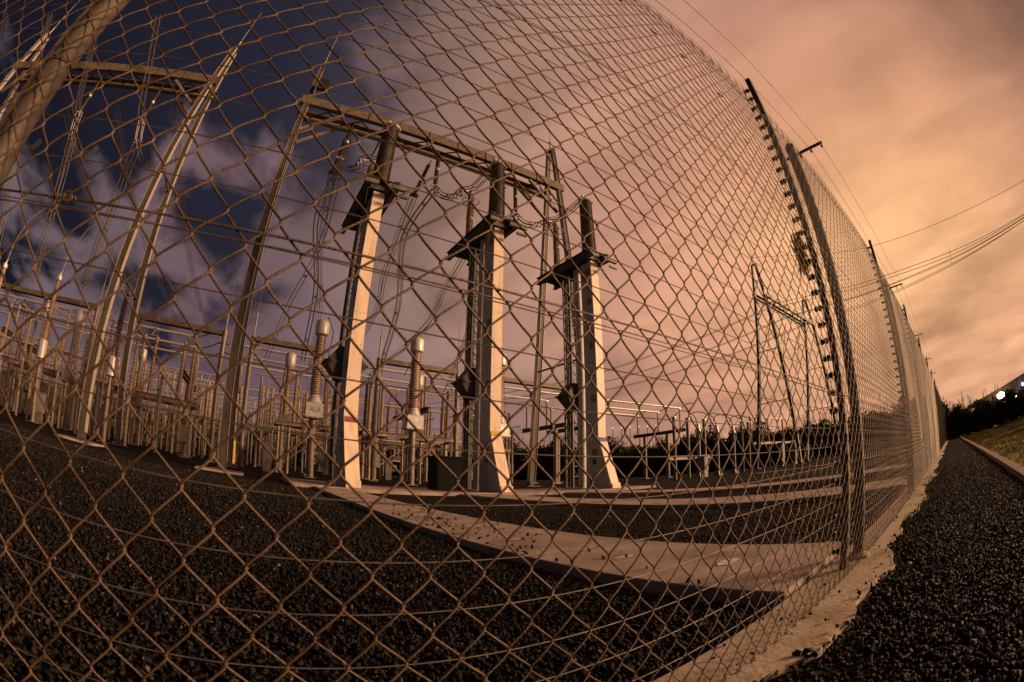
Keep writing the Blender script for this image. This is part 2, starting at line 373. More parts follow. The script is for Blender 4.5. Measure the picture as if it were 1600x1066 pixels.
x = rng.uniform(6, 34, 11000); y = rng.uniform(-.8, .42, 11000); P_o2 = np.stack([x, y, -.00755*x-.03+rng.uniform(-.004, .008, 11000)], 1); S_o2 = rng.uniform(.009, .018, 11000)
PA = np.concatenate([P_in, P_o, P_o2]); SA = np.concatenate([S_in, S_o, S_o2]); uu = rng.uniform(size=len(PA)); pale = uu < .016; brown = (uu > .016) & (uu < .10); dark = uu >= .10
tag(stones('gravel', PA[dark], SA[dark], 'stone'), 'dark crushed stone covering the yard and the path outside the fence', 'gravel')
tag(stones('brown_gravel', PA[brown], SA[brown], 'stone_brown'), 'rusty brown stones mixed into the dark crushed stone', 'gravel')
tag(stones('pale_gravel', PA[pale], SA[pale]*rng.uniform(.6, 1.3, pale.sum()), 'stone_pale'), 'pale chips mixed into the dark crushed stone', 'gravel')
x = rng.uniform(1.85, 2.8, 150); y = np.clip(rng.normal(4.8, 1.6, 150), 1.2, 11); kk = rng.normal(size=(150,)); x = np.clip(1.9+.9*((y-1)/10)+rng.normal(0, .25, 150), 1.82, 2.82)
x2 = rng.uniform(.9, 8, 130); y2 = rng.uniform(.36, .68, 130)**1.0
Pst = np.concatenate([np.stack([x, y, np.full(150, .018)], 1), np.stack([x2, y2, -.00755*x2+.008], 1)])
tag(stones('scattered_gravel', Pst, np.concatenate([rng.uniform(.008, .024, 150), rng.uniform(.004, .012, 130)]), 'stone'), 'loose dark stones scattered over the concrete path and kerb', 'gravel')

# ------------------------------------------------------------------ chain-link fence
D = .53; PW, PH = .0782, .0858; ZK, XK = .514, -.3228; WR = .0019
fence = thing('chain_link_fence', 'tall galvanised chain-link mesh fence running from the left foreground to the far right', 'chain-link fence')
def mesh_strip(i0, i1, sub, sides, rad, ztop=2.436):
    i = np.arange(i0, i1); c0 = XK-PW/4+i*PW/2
    ph0 = 2*np.pi*(0-ZK)/PH+np.pi/2
    nph = int(round(ztop/(PH/2)*sub)); t = np.arange(nph+1)/sub*(PH/2); t = t+.006
    ph = (2*np.pi*(t-ZK)/PH+np.pi/2)[None]+np.pi*i[:, None]
    k = .972 if sub > 2 else .999
    A = (PW/4+rad*.95)
    xx = c0[:, None]+A*np.arcsin(k*np.sin(ph))/np.arcsin(k); yy = D-rad*1.1*np.cos(ph)*(1 if sub > 2 else 0)
    zz = np.ones_like(xx)*t[None]
    # slack of a hand-stretched mesh
    yy = yy+.010*np.sin(xx*1.7+.6)*np.sin(zz*1.6)+.004*np.sin(xx*4.1+zz*2.3)
    xs_ = xx+.0035*np.sin(zz*2.7+xx*1.1)+.0022*np.sin(zz*6.1+xx*3.7); zz = zz+.004*np.sin(xx*1.9+zz*2.2)+.002*np.sin(xx*5.3+zz*4.4)
    zz = zz-.00755*np.maximum(xx, 0)
    Pt = np.stack([xs_, yy, zz], 2)
    T = np.gradient(Pt, axis=1); T /= np.linalg.norm(T, axis=2, keepdims=True)
    U = np.zeros_like(T); U[..., 1] = 1; U -= T*(U*T).sum(2, keepdims=True); U /= np.linalg.norm(U, axis=2, keepdims=True); W_ = np.cross(T, U)
    an = 2*np.pi*np.arange(sides)/sides
    V = Pt[:, :, None]+rad*(U[:, :, None]*np.cos(an)[None, None, :, None]+W_[:, :, None]*np.sin(an)[None, None, :, None])
    nw, npn = Pt.shape[:2]; idx = np.arange(nw*npn*sides).reshape(nw, npn, sides); nxt = np.roll(idx, -1, axis=2)
    Q = np.stack([idx[:, :-1], nxt[:, :-1], nxt[:, 1:], idx[:, 1:]], -1).reshape(-1, 4)
    return V.reshape(-1, 3), Q
ia = int((-1.7-XK)/(PW/2)); ib = int((5.5-XK)/(PW/2)); ic = int((17-XK)/(PW/2)); idd = int((46-XK)/(PW/2))
Vs, Qs, off = [], [], 0
for a, b, sub, sides, rad in ((ia, ib, 7, 6, WR), (ib, ic, 3, 4, WR), (ic, idd, 1, 3, WR)):
    v, q = mesh_strip(a, b, sub, sides, rad); Vs.append(v); Qs.append(q+off); off += len(v)
fast_mesh('wire_mesh', np.concatenate(Vs), np.concatenate(Qs), 'wire', fence, smooth=True)
# twisted barbs along the top and bottom edges
mb = MB()
for k in range(int(-1.7/PW), int(14/PW)):
    xk = XK+(k+.5)*PW+PW*4
    for zb, dz in ((2.432, 1), (.012, -1)):
        if dz < 0 and xk > 7: continue
        z0 = zb+gz(xk); hh = .05 if dz > 0 else .014
        for s_ in (-1, 1):
            mb.tube([(xk+s_*.004, D, z0-dz*.02), (xk-s_*.003, D+s_*.003, z0+dz*hh*.4), (xk+s_*.003, D-s_*.003, z0+dz*hh*.75), (xk+s_*.011, D, z0+dz*hh)], .0018, 4)
mb.build('twisted_edge', 'wire', fence)['kind'] = 'stuff'
PX = [-.58, 2.50]+[2.50+3.19*k for k in range(1, 14)]
for k, x in enumerate(PX):
    zt = 2.50+gz(x)
    m = MB().tube([(x, D+.04, gz(x)-.05), (x, D+.04, zt-.012), (x, D+.04, zt)], [.033, .033, .024], 20); o = m.build('fence_post', 'post', fence, smooth=True)
    if k < 4: MB().lathe([(.085, -.06), (.075, .012), (.04, .03)], (x, D+.04, gz(x)), 18).build('footing_collar', 'kerb', o, smooth=True)
    if k < 5:
        for zt_ in np.arange(.25, 2.4, .43): MB().ring((x, D+.036, zt_+gz(x)), .0365, .0016, Matrix.Rotation(R(12), 3, 'X'), 18, 5).build('wire_tie', 'wire', o)
# line wires of the fence, the middle one with its strainer
for z_ in (.035, .838, 1.62, 2.40):
    for dd in ((0, .012) if z_ == .838 else (0,)):
        MB().tube([(x, D+.006, z_-dd*1.3+gz(x)+(.004*math.sin(x*2)) - (.012*max(0, x)**1 if dd == 0 and z_ == .838 else 0)*.1) for x in list(np.linspace(-1.7, 8, 40))+[12, 20, 30, 46]], (.0019 if dd == 0 else .0012) if z_ == .838 else .0015, 6).build('line_wire', 'wire', fence)
st = MB()
for k in range(10): st.ring((-.385+k*.006, D+.006, .836), .0036, .0014, Matrix.Rotation(R(80), 3, 'Y'), 10, 5)
st.ring((-.348, D+.003, .837), .0075, .0024, Matrix.Rotation(R(90), 3, 'X'), 14, 6)
st.build('wire_strainer', 'dark_steel', fence)
# ------------------------------------------------------------------ electric fence just inside
EY = .607
ef = thing('electric_fence', 'electric fence of thin level wires on square posts with black insulators, just inside the mesh', 'electric fence')
EX = [-.625, 2.245]+[2.245+3.19*k for k in range(1, 10)]
EZ = [.09+.0868*k for k in range(33)]
insm = MB().lathe([(.007, 0), (.007, .012), (.0165, .014), (.0165, .028), (.010, .031), (.010, .036), (.0155, .039), (.0155, .050), (.007, .054)], (0, 0, 0), 12)
insme = None
for k, x in enumerate(EX):
    p = MB().box(x-.019, x+.019, EY-.04, EY-.003, gz(x)-.05, gz(x)+2.955).build('electric_post', 'post', ef)
    if k > 2: continue
    for z_ in EZ:
        if insme is None:
            o = insm.build('insulator', 'black', p, smooth=True); insme = o.data
        else: o = bpy.data.objects.new('insulator', insme); COL.objects.link(o); o.parent = p
        o.location = (x, EY-.004, z_+gz(x)); o.rotation_euler = (R(-90), 0, 0)
mm = MB()
for x in EX[3:]:
    for z_ in EZ: mm.tube([(x, EY-.004, z_+gz(x)), (x, EY+.05, z_+gz(x))], .0155, 6)
o = mm.build('insulator', 'black', ef); o['kind'] = 'stuff'
for j, z_ in enumerate(EZ):
    pts = []
    for a, b in zip([-1.9]+EX, EX+[40]):
        for t in np.linspace(0, 1, 5)[:-1]: xq = a+(b-a)*t; pts.append((xq, EY+.024, z_+gz(xq)-.006*math.sin(t*math.pi)*(1+.5*math.sin(j*3.7))))
    MB().tube(pts, .00115, 5).build('electric_wire', 'cable', ef)
tw = MB()
for (x, z_) in ((1.36, 2.39), (1.52, 2.39), (1.75, 2.045), (1.63, 2.30), (.95, 2.50), (1.15, 2.40)):
    tw = MB(); tw.tube([(x-.02, EY, z_+.004), (x, EY+.002, z_-.004), (x+.02, EY, z_+.003)], .004, 6); tw.build('wire_joint', 'black', ef)

# dry leaves caught on the electric post
rv = []; 
for k in range(90):
    c = Vector((2.225+rng.normal(0, .016), EY+.052+rng.normal(0, .012), 1.60+rng.uniform(-.11, .10))); u = Vector(rng.normal(size=3)).normalized(); v_ = u.orthogonal().normalized()
    u = (u*.5+Vector((0, .15, -1))).normalized(); v_ = u.orthogonal().normalized(); rv.append((c-u*.045, c+v_*.014, c+u*.045, c-v_*.014))
m = MB()
for q in rv: m.add(q, [(0, 1, 2, 3)])
tag(m.build('dry_leaves', 'rag'), 'clump of dry yellow leaves caught on the electric fence post beside the insulators', 'dry leaves')

# ------------------------------------------------------------------ cable towers (three phases)
PHX = (2.96, 8.0, 13.05); TOWERS = []
def make_tower():
    t = thing('cable_tower', '', 'cable tower', (PHX[0], 0, .03), 0, 'three tall cable termination towers')
    zt = 10.0
    c = MB(); w_ = .215
    c.hexa([(-w_, 13.40, 2.12), (w_, 13.40, 2.12), (w_, 13.455, 2.12), (-w_, 13.455, 2.12), (-w_, 13.40, zt), (w_, 13.40, zt), (w_, 13.455, zt), (-w_, 13.455, zt)])
    cov = c.build('front_cover', 'paint', t)
    sk = MB().hexa([(-w_, 12.62, .004), (w_, 12.62, .004), (w_, 12.675, .004), (-w_, 12.675, .004), (-w_, 13.398, 2.117), (w_, 13.398, 2.117), (w_, 13.453, 2.117), (-w_, 13.453, 2.117)]).build('foot_cover', 'paint', t)
    MB().box(-w_-.004, w_+.004, 12.607, 12.617, .01, .22).build('foot_plate', 'paint', sk)
    bo = MB()
    for z in list(np.arange(2.2, 9.8, 1.05)):
        for i in (-1, 0, 1):
            bo.lathe([(.013, 0), (.013, .012)], (0, 0, 0), 8); o_ = len(bo.v)-16
            for q in range(o_, len(bo.v)): vx = bo.v[q]; bo.v[q] = (vx[0]+i*.13, 13.40-vx[2], vx[1]+z+.05*abs(i))
    bo.build('bolt', 'dark_steel', cov)
    # duct side wall with triangular foot
    sd_ = MB().add([(-w_+.01, 13.46, .01), (-w_+.01, 14.15, .01), (-w_+.01, 14.15, zt), (-w_+.01, 13.46, zt), (w_-.01, 13.46, .01), (w_-.01, 14.15, .01), (w_-.01, 14.15, zt), (w_-.01, 13.46, zt)],
                   [(0, 3, 2, 1), (4, 5, 6, 7), (1, 2, 6, 5), (3, 7, 6, 2)])
    for s_ in (-1, 1):
        x0, x1 = s_*(w_-.012), s_*(w_-.03)
        sd_.add([(x0, 13.457, .012), (x0, 12.69, .012), (x0, 13.457, 2.10), (x1, 13.457, .012), (x1, 12.69, .012), (x1, 13.457, 2.10)], [(0, 1, 2), (3, 5, 4), (0, 3, 4, 1)])
    du = sd_.build('duct', 'cabinet_grey', t)
    lv = MB()
    for z in (1.35, 3.6, 5.9, 7.9, 9.35):
        for k in range(3): lv.box(-w_+.002, -w_+.009, 13.52+k*.10, 13.57+k*.10, z, z+.30)
    lv.box(-w_+.002, -w_+.008, 13.55, 13.75, 1.0, 1.22)
    lv.build('louvre', 'black', du)
    MB().tube([(0, 14.62, .03), (0, 14.62, zt)], .16, 20).build('cable_pipe', 'pipe', t, smooth=True)
    b = MB().box(-.3, .3, 14.45, 15.7, .0, .03); b.build('base_plate', 'steel', t)
    ld = MB()
    for y in (15.05, 15.5):
        for x in (-.16, .16): ld.box(x-.035, x+.035, y-.035, y+.035, .03, zt-.02)
    for z in np.arange(.5, 9.9, .45):
        for y in (15.05, 15.5): ld.box(-.125, .125, y-.02, y+.02, z, z+.04)
        for x in (-.16, .16): ld.beam((x, 15.085, z), (x, 15.465, z+.4), .03, .03)
    lt = ld.build('lattice_mast', 'dark_steel', t)
    cb = MB()
    for k in range(3): cb.tube([(-.20, 15.1+k*.12, .1), (-.20, 15.1+k*.12, zt-.05)], .035, 8)
    cb.build('cable', 'black', t)
    # mid-height cable clamp: flared bracket
    cl = MB()
    cl.hexa([(-.30, 14.8, 3.45), (.30, 14.8, 3.45), (.30, 15.3, 3.45), (-.30, 15.3, 3.45), (-.72, 14.72, 4.0), (.72, 14.72, 4.0), (.72, 15.5, 4.0), (-.72, 15.5, 4.0)])
    cl.hexa([(-.70, 14.74, 4.06), (.70, 14.74, 4.06), (.70, 15.48, 4.06), (-.70, 15.48, 4.06), (-.28, 14.8, 4.6), (.28, 14.8, 4.6), (.28, 15.3, 4.6), (-.28, 15.3, 4.6)])
    cl.box(-.78, .78, 14.70, 15.54, 4.002, 4.058)
    cl.build('clamp_bracket', 'dark_steel', t)
    # platform
    for s_ in (-1, 1): MB().ibeam((s_*.52, 12.98, zt+.19), (s_*.52, 17.05, zt+.19), .20, .38, .035).build('platform_beam', 'dark_steel', t)
    pl = MB().box(-.41, .41, 13.05, 16.95, zt+.34, zt+.37)
    for y in (13.35, 14.3, 15.4, 16.6): pl.beam((-.41, y, zt+.15), (.41, y, zt+.15), .1, .2)
    pl.build('platform_deck', 'dark_steel', t)
    for x0, x1 in ((-.72, -.20), (.16, .95)): MB().box(x0, x1, 12.83, 12.97, zt-.04, zt+.12).build('cross_channel', 'steel', t)
    MB().beam((.5, 12.9, zt-.28), (.95, 12.9, zt-.28), .1, .1).build('bracket', 'steel', t)
    # big cable bushing
    by, bz = 13.67, zt+.38
    MB().lathe([(.40, 0), (.40, .06), (.30, .10), (.28, .2)], (0, by, bz), 22).build('bushing_flange', 'cap', t, smooth=True)
    bu = MB().lathe(ribs(.345, .305, .2, 3.02, 46, .90), (0, by, bz), 22).build('bushing', 'porcelain', t)
    cp = MB().lathe([(.29, 3.02), (.30, 3.05), (.30, 3.14), (.20, 3.22), (.10, 3.26), (.10, 3.34)], (0, by, bz), 20)
    cp.box(-.16, -.08, by-.03, by+.03, bz+3.24, bz+3.5); cp.box(.08, .16, by-.03, by+.03, bz+3.24, bz+3.5)
    cp.ring((0, by, bz+3.06), .36, .03, None, 24, 6)
    cp.build('bushing_cap', 'cap', bu, smooth=True)
    # surge arrester at the back of the platform
    ay = 16.1
    ar = MB().lathe([(.26, 0), (.26, .06), (.15, .08)]+[(r, z+.08) for r, z in ribs(.17, .16, .05, 1.32, 15, .62)]+[(.17, 1.46), (.17, 1.58)]+[(r, z+1.58) for r, z in ribs(.165, .155, .02, 1.25, 15, .62)]+[(.15, 2.9), (.15, 3.05), (.05, 3.1), (.05, 3.2)], (0, ay, zt+.38), 16).build('surge_arrester', 'grey_porcelain', t)
    cr = MB().ring((0, ay, zt+.38+2.55), .42, .022, Matrix.Rotation(R(8), 3, 'X'), 30, 6)
    for a in (0, 2.1, 4.2): cr.tube([(.14*math.cos(a), ay+.14*math.sin(a), zt+3.38), (.42*math.cos(a), ay+.42*math.sin(a), zt+2.95)], .012, 6)
    cr.ring((-.62, ay-.1, zt+3.15), .2, .02, Matrix.Rotation(R(70), 3, 'Y'), 20, 6); cr.ring((-.45, ay-.1, zt+3.25), .2, .02, Matrix.Rotation(R(70), 3, 'Y'), 20, 6)
    cr.tube([(-.62, ay-.1, zt+3.35), (-.1, ay, zt+3.45)], .015, 6)
    cr.build('corona_ring', 'alu', ar, smooth=True)
    gw = MB().tube([(-.3, 13.2, zt+.3), (-.5, 13.2, zt-.1), (-.42, 13.6, zt-.5), (-.25, 14.1, zt-.9)], .02, 6); gw.build('earth_cable', 'cable', t)
    # four-wire jumper from bushing to arrester
    jp = MB()
    for k, (dx, dz) in enumerate(((-.12, .06), (.12, .06), (-.12, -.10), (.12, -.10))):
        jp.tube([(dx, by, bz+3.4+dz), (dx*1.2, (by+ay)/2, bz+3.23+dz), (dx*1.1, ay-.2, zt+3.62+dz), (dx*1.2-.5, ay+.1, zt+3.5+dz)], .024, 6)
    jp.build('jumper_cable', 'cable', t)
    return t
t0 = make_tower()
for k, (x, colr, where) in enumerate(zip(PHX, ('red', 'yellow', 'blue'), ('left', 'middle', 'right'))):
    t = t0 if k == 0 else copy_tree(t0, (x, 0, .03)); TOWERS.append(t)
for k, (t, colr, where) in enumerate(zip(TOWERS, ('red', 'yellow', 'blue'), ('left', 'middle', 'right'))):
    t['label'] = 'cream fronted cable tower with a %s band near its foot, %s of three' % (colr, where)
    cov = [c for c in kids(t) if c.name.startswith('front_cover')][0]
    zb = 1.93
    o = MB().hexa([(-.21, 13.316, zb), (.21, 13.316, zb), (.21, 13.33, zb), (-.21, 13.33, zb), (-.21, 13.382, zb+.17), (.21, 13.382, zb+.17), (.21, 13.396, zb+.17), (-.21, 13.396, zb+.17)]).build('%s_band' % colr, colr, t)
    if k == 0: o.scale = (.9, 1, 1)

# ------------------------------------------------------------------ gantries
def make_gantry():
    t = thing('steel_gantry', '', 'gantry', (-1.03, 18.6, 0), 0, 'tall A-frame gantries')
    Lb = 16.0; ZA, S = 21.3, 2.55
    for x in (0, Lb):
        for s_ in (-1, 1):
            lg = MB().beam((x, s_*S, .04), (x, s_*.20, ZA),   .32, .28, .22, .19, side=(1, 0, 0)).build('leg', 'gantry', t)
            MB().box(x-.42, x+.42, s_*S-.38, s_*S+.38, .0, .038).build('leg_foot', 'gantry', lg)
            fl = MB()
            for xx in (-1, 1): fl.beam((x+xx*.167, s_*(S-.04), .3), (x+xx*.117, s_*.23, ZA-.1), .010, .35, .010, .25, side=(1, 0, 0))
            fl.build('leg_edge', 'tube', lg)
        MB().box(x-.15, x+.15, -.34, .34, ZA+.002, ZA+.10).build('leg_cap', 'dark_steel', t)
        rd = MB().tube([(x, 0, ZA+.1), (x, 0, ZA+.9)], .055, 8); rd.tube([(x, 0, ZA+.9), (x, 0, ZA+4.2)], [.02, .008], 6); rd.lathe([(.11, 0), (.11, .05)], (x, 0, ZA+.85), 10)
        rd.build('lightning_rod', 'tube', t)
        tr = MB()
        for z, w_ in ((6.5, 1.9), (11.8, 1.2)): tr.beam((x, -w_, z), (x, w_, z), .08, .08)
        tr.build('leg_tie', 'gantry', t)
    zb = 17.85
    for d_ in (-1, 1):
        b_ = MB(); ys = sorted((d_*.70, d_*.74)); b_.box(-.35, Lb+.35, ys[0], ys[1], zb-.26, zb+.28)
        ys = sorted((d_*.698, d_*.46))
        b_.box(-.35, Lb+.35, ys[0], ys[1], zb-.255, zb-.22); b_.box(-.35, Lb+.35, ys[0], ys[1], zb+.24, zb+.275)
        b_.build('beam', 'girder', t)
    lc = MB()
    n = 16
    for k in range(n):
        x0 = .4+(Lb-.8)*k/n; x1 = .4+(Lb-.8)*(k+1)/n
        lc.beam((x0, -.4 if k % 2 else .4, zb-.2), (x1, .4 if k % 2 else -.4, zb-.2), .06, .06)
    lc.build('beam_lacing', 'gantry', t)
    stf = MB()
    for k in range(1, 9):
        for s_ in (-1, 1): stf.box(k*Lb/9-.02, k*Lb/9+.02, -.772, -.742, zb-.25, zb+.27) if s_ > 0 else None
    stf.build('beam_stiffener', 'gantry', t)
    for x, d in ((0, 1), (Lb, -1)):
        for y in (-.56, .56): MB().beam((x+d*.15, y*1.0, zb-2.0), (x+d*2.2, y, zb-.34), .16, .14).build('knee_brace', 'apparatus', t)
    return t
g1 = make_gantry(); g1['label'] = 'steel A-frame gantry whose beam spans behind the three cable towers'
g2 = copy_tree(g1, (-22.74, 18.6, 0), 'steel A-frame gantry at the left, its right leg pair standing clear of the cable towers')
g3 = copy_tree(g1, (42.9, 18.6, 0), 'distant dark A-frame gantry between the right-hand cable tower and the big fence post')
def darken_silhouette(o):
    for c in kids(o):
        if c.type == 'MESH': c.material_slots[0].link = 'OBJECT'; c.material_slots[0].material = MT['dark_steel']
        darken_silhouette(c)
darken_silhouette(g3)  # backlit shade of the far gantry is put into its colour
for (gx_, lab) in ((-1.03, 'low concrete pad under the left leg of the gantry behind the towers'), (-6.74, 'low concrete pad under the paired legs of the left gantry')):
    struct(MB().box(gx_-.9, gx_+.8, 15.2, 16.9, -.12, .0).build('pavement', 'concrete'))
tag(MB().box(-.55, .05, -.25, .05, 0, .75).build('junction_box', 'black', None, loc=(-.30, 17.72, 18.6)), 'dark box mounted on top of the gantry beam beside the left apex', 'junction box')
# insulator strings hanging from the beams
def make_string():
    t = thing('insulator_string', '', 'insulator', (0, 0, 0), 0, 'insulator strings hanging from the gantry beams')
    MB().tube([(0, 0, 0), (0, 0, -.3)], .03, 6).build('shackle', 'steel', t)
    for a, b in ((-.3, -1.35), (-1.5, -2.55)): MB().lathe(ribs(.12, .12, b, a, 14, .6), (0, 0, 0), 10).build('insulator_body', 'porcelain', t)
    MB().lathe([(.12, -1.5), (.12, -1.35)], (0, 0, 0), 10).build('coupling', 'alu', t)
    yk = MB().box(-.25, .25, -.04, .04, -2.66, -2.58); yk.box(-.04, .04, -.25, .25, -2.75, -2.67); yk.build('yoke', 'alu', t)
    return t
SX = (1.86, 7.0, 12.05)
s0 = make_string(); LX = (-19.0, -14.35, -9.73)
lab_s = ('left of the three insulator strings on the gantry behind the cable towers', 'middle of the three insulator strings on the gantry behind the cable towers', 'right of the three insulator strings on the gantry behind the cable towers')
for k, x in enumerate(SX):
    o = s0 if k == 0 else copy_tree(s0); o.location = (x, 18.5, 17.54); o['label'] = 'dark '+lab_s[k]
    o.rotation_euler = (R(-3), R(4 if k == 0 else 1), 0)
for k, x in enumerate(SX):
    o = copy_tree(s0, (LX[k], 18.5, 17.54), 'pale '+lab_s[k].replace('on the gantry behind the cable towers', 'on the gantry at the far left')); o.rotation_euler = (0, 0, 0)
# bundles of four conductors
def bundle(pts, label, sp=.22, r=.024, n=4, spacer=6, grp='four-wire conductor bundles', name='conductor_bundle', sub=8, mat='cable'):
    pts = [Vector(p) for p in pts]
    # catmull-rom
    P = [2*pts[0]-pts[1]]+pts+[2*pts[-1]-pts[-2]]; path = []
    for i in range(1, len(P)-2):
        for t in np.linspace(0, 1, sub, endpoint=False):
            a, b, c, d = P[i-1], P[i], P[i+1], P[i+2]; path.append(.5*((2*b)+(c-a)*t+(2*a-5*b+4*c-d)*t*t+(3*b-a-3*c+d)*t**3))
    path.append(pts[-1])
    t = thing(name, label, 'cables', pts[0], 0, grp); o0 = pts[0]
    offs = [(0, 0)] if n == 1 else ([(-.5, 0), (.5, 0)] if n == 2 else [(-.5, -.5), (.5, -.5), (.5, .5), (-.5, .5)])
    sps = MB()
    for (a, b) in offs:
        q = []
        for i, p in enumerate(path):
            d = (path[min(i+1, len(path)-1)]-path[max(i-1, 0)]).normalized(); sx = d.cross(Vector((0, 1, .15))).normalized(); sy = d.cross(sx)
            q.append(p-o0+sx*a*sp+sy*b*sp)
        MB().tube(q, r, 5).build('conductor', mat, t)
    if spacer and n > 1:
        for i in range(3, len(path)-1, spacer):
            d = (path[i+1]-path[i-1]).normalized(); sx = d.cross(Vector((0, 1, .15))).normalized(); sy = d.cross(sx); c = path[i]-o0
            sps.beam(c-sx*sp*.6-sy*sp*.5, c+sx*sp*.6-sy*sp*.5, .05, .05)
            if n == 4: sps.beam(c-sx*sp*.6+sy*sp*.5, c+sx*sp*.6+sy*sp*.5, .05, .05)
        sps.build('spacer', 'dark_steel', t)
    return t
Z = CAM_Z
which = ('left', 'middle', 'right')
for k in range(3):
    x = SX[k]; px = PHX[k]
    bundle([(x, 18.4, 14.85), (x+.25, 18.0, 14.2), (x+.6, 17.2, 13.75), (px-.5, 16.2, 13.5)], 'drooping four-wire jumper from the %s insulator string to the arrester of the %s cable tower' % (which[k], which[k]), spacer=9)
    bundle([(x, 18.6, 14.85), (x-.35, 21.6, 13.2), (x+.7, 24.6, 10.3), (x+.9, 28.1, 6.9)], 'four-wire dropper falling from the %s insulator string to the busbars behind' % which[k], sub=10)
    si_ = thing('strain_insulator', 'dark slanting strain insulator behind the gantry beam, beside the %s hanging string' % which[k], 'insulator', (x-.1, 19.35, 17.45), 0, 'strain insulators behind the gantry beam')
    ds = Vector((0, 2.5, -1.3)).normalized()
    for a, b in ((.3, 1.3), (1.45, 2.45)):
        pr = ribs(.13, .13, a, b, 12, .6); mb_ = MB().lathe(pr, (0, 0, 0), 10); q_ = ds.to_track_quat('Z', 'Y'); mb_.v = [tuple(q_ @ Vector(v)) for v in mb_.v]; mb_.build('insulator_body', 'porcelain', si_)
    MB().tube([ds*0, ds*.3], .03, 6).build('shackle', 'steel', si_); MB().beam(ds*2.5-Vector((.25, 0, 0)), ds*2.5+Vector((.25, 0, 0)), .3, .08).build('yoke', 'steel', si_)
    bundle([(x-.1, 21.65, 16.25), (x+1.1, 30, 14.9), (x+3.2, 42, 14.3), (x+8, 88, 17)], 'dark overhead bundle strung back from the gantry beam near the %s insulator string' % which[k], sp=.3, r=.022, spacer=9)
bundle([(1.95, 19.4, 17.2), (2.2, 23, 12.6), (1.2, 26, 9.6), (.4, 28.2, 6.7)], 'dark dropper slanting left from the gantry beam, left of the first insulator string', spacer=9)
for k in range(3):
    x = LX[k]
    bundle([(x, 18.5, 14.9), (x+.2, 18.5, 14.2), (x+.45, 18.5, 13.55)], 'short vertical wires under the %s insulator string at the far left' % which[k], sp=.3, r=.026, spacer=0, mat='tube')  # paler metal than the other bundles: lit look put into the colour
    bundle([(x+.45, 18.6, 13.5), (x-.95, 22, 12.1), (x-2.45, 25, 9.7), (x-3.55, 27, 8.0)], 'long four-wire dropper below the %s insulator string at the far left' % which[k], sp=.36, r=.038, spacer=9, mat='tube')  # pale metal stands in for light falling on these wires
    bundle([(x+.45, 18.6, 13.5), (x+1.1, 19.0, 12.75), (x+1.9, 19.2, 12.9), (x+2.3, 19.2, 13.4)], 'U-shaped jumper beside the foot of the %s far-left insulator string' % which[k], sp=.18, r=.02, spacer=0)
    bundle([(x-2.2, 16.0, 20.4), (x-1.2, 17.2, 18.0), (x-.3, 18.2, 15.3), (x, 18.5, 14.85)], 'jumper looping over the beam above the %s far-left insulator string' % which[k], sp=.26, r=.022, spacer=0)
    bundle([(x+1.0, 19.5, 17.3), (x+1.2, 40, 16.4), (x+1.5, 62, 16.3)], 'dark overhead bundle running back from the far-left gantry, %s of three' % which[k], sp=.3, r=.022, spacer=9)
# line conductors passing through the right-hand gantry and out over the fence
for k, (x, zz) in enumerate(((46.6, 16.3), (51.3, 16.1), (56.4, 16.0))):
    lab = ('upper', 'middle', 'lower')[k]
    bundle([(x-1.2, 120, zz+3.5), (x-.6, 60, zz-.3), (x-.2, 34, zz+.0), (x, 18.6, zz+1.2)], '%s overhead line reaching the distant right-hand gantry from behind the towers' % lab, sp=.35, r=.03, n=2, spacer=0, grp='overhead lines at the distant gantry')
    bundle([(x, 18.6, zz+1.2), (x*.6+50.5*.4, 4, 16.9), (49.9+.7*k, -16, 18.35-.06*k), (47+.7*k, -60, 24)], '%s twin overhead line leaving the distant gantry over the fence to the right edge' % lab, sp=.45, r=.03, n=2, spacer=9, grp='overhead lines at the distant gantry')
    bundle([(x, 19.2, 16.6), (x+.6, 20.6, 14.6), (x+2.3, 20.0, 15.4)], 'sagging jumper loop under the distant gantry beam, %s of three' % ('left', 'middle', 'right')[k], n=1, r=.04, spacer=0, grp='jumper loops under the distant gantry')
    bundle([(x, 19.4, 16.2), (x+1.3, 22, 10), (x+.4, 26, 5.2)], 'bowed dropper below the distant gantry, %s of three' % ('left', 'middle', 'right')[k], n=1, r=.04, spacer=0, grp='droppers below the distant gantry')
bundle([(42.9, 18.6, 22.2), (46, 5, 19.8), (47.5, -16, 20.6), (48, -50, 24)], 'thin earth wire crossing the orange sky from the distant gantry apex', n=1, r=.022, spacer=0, name='earth_wire', grp='earth wires')

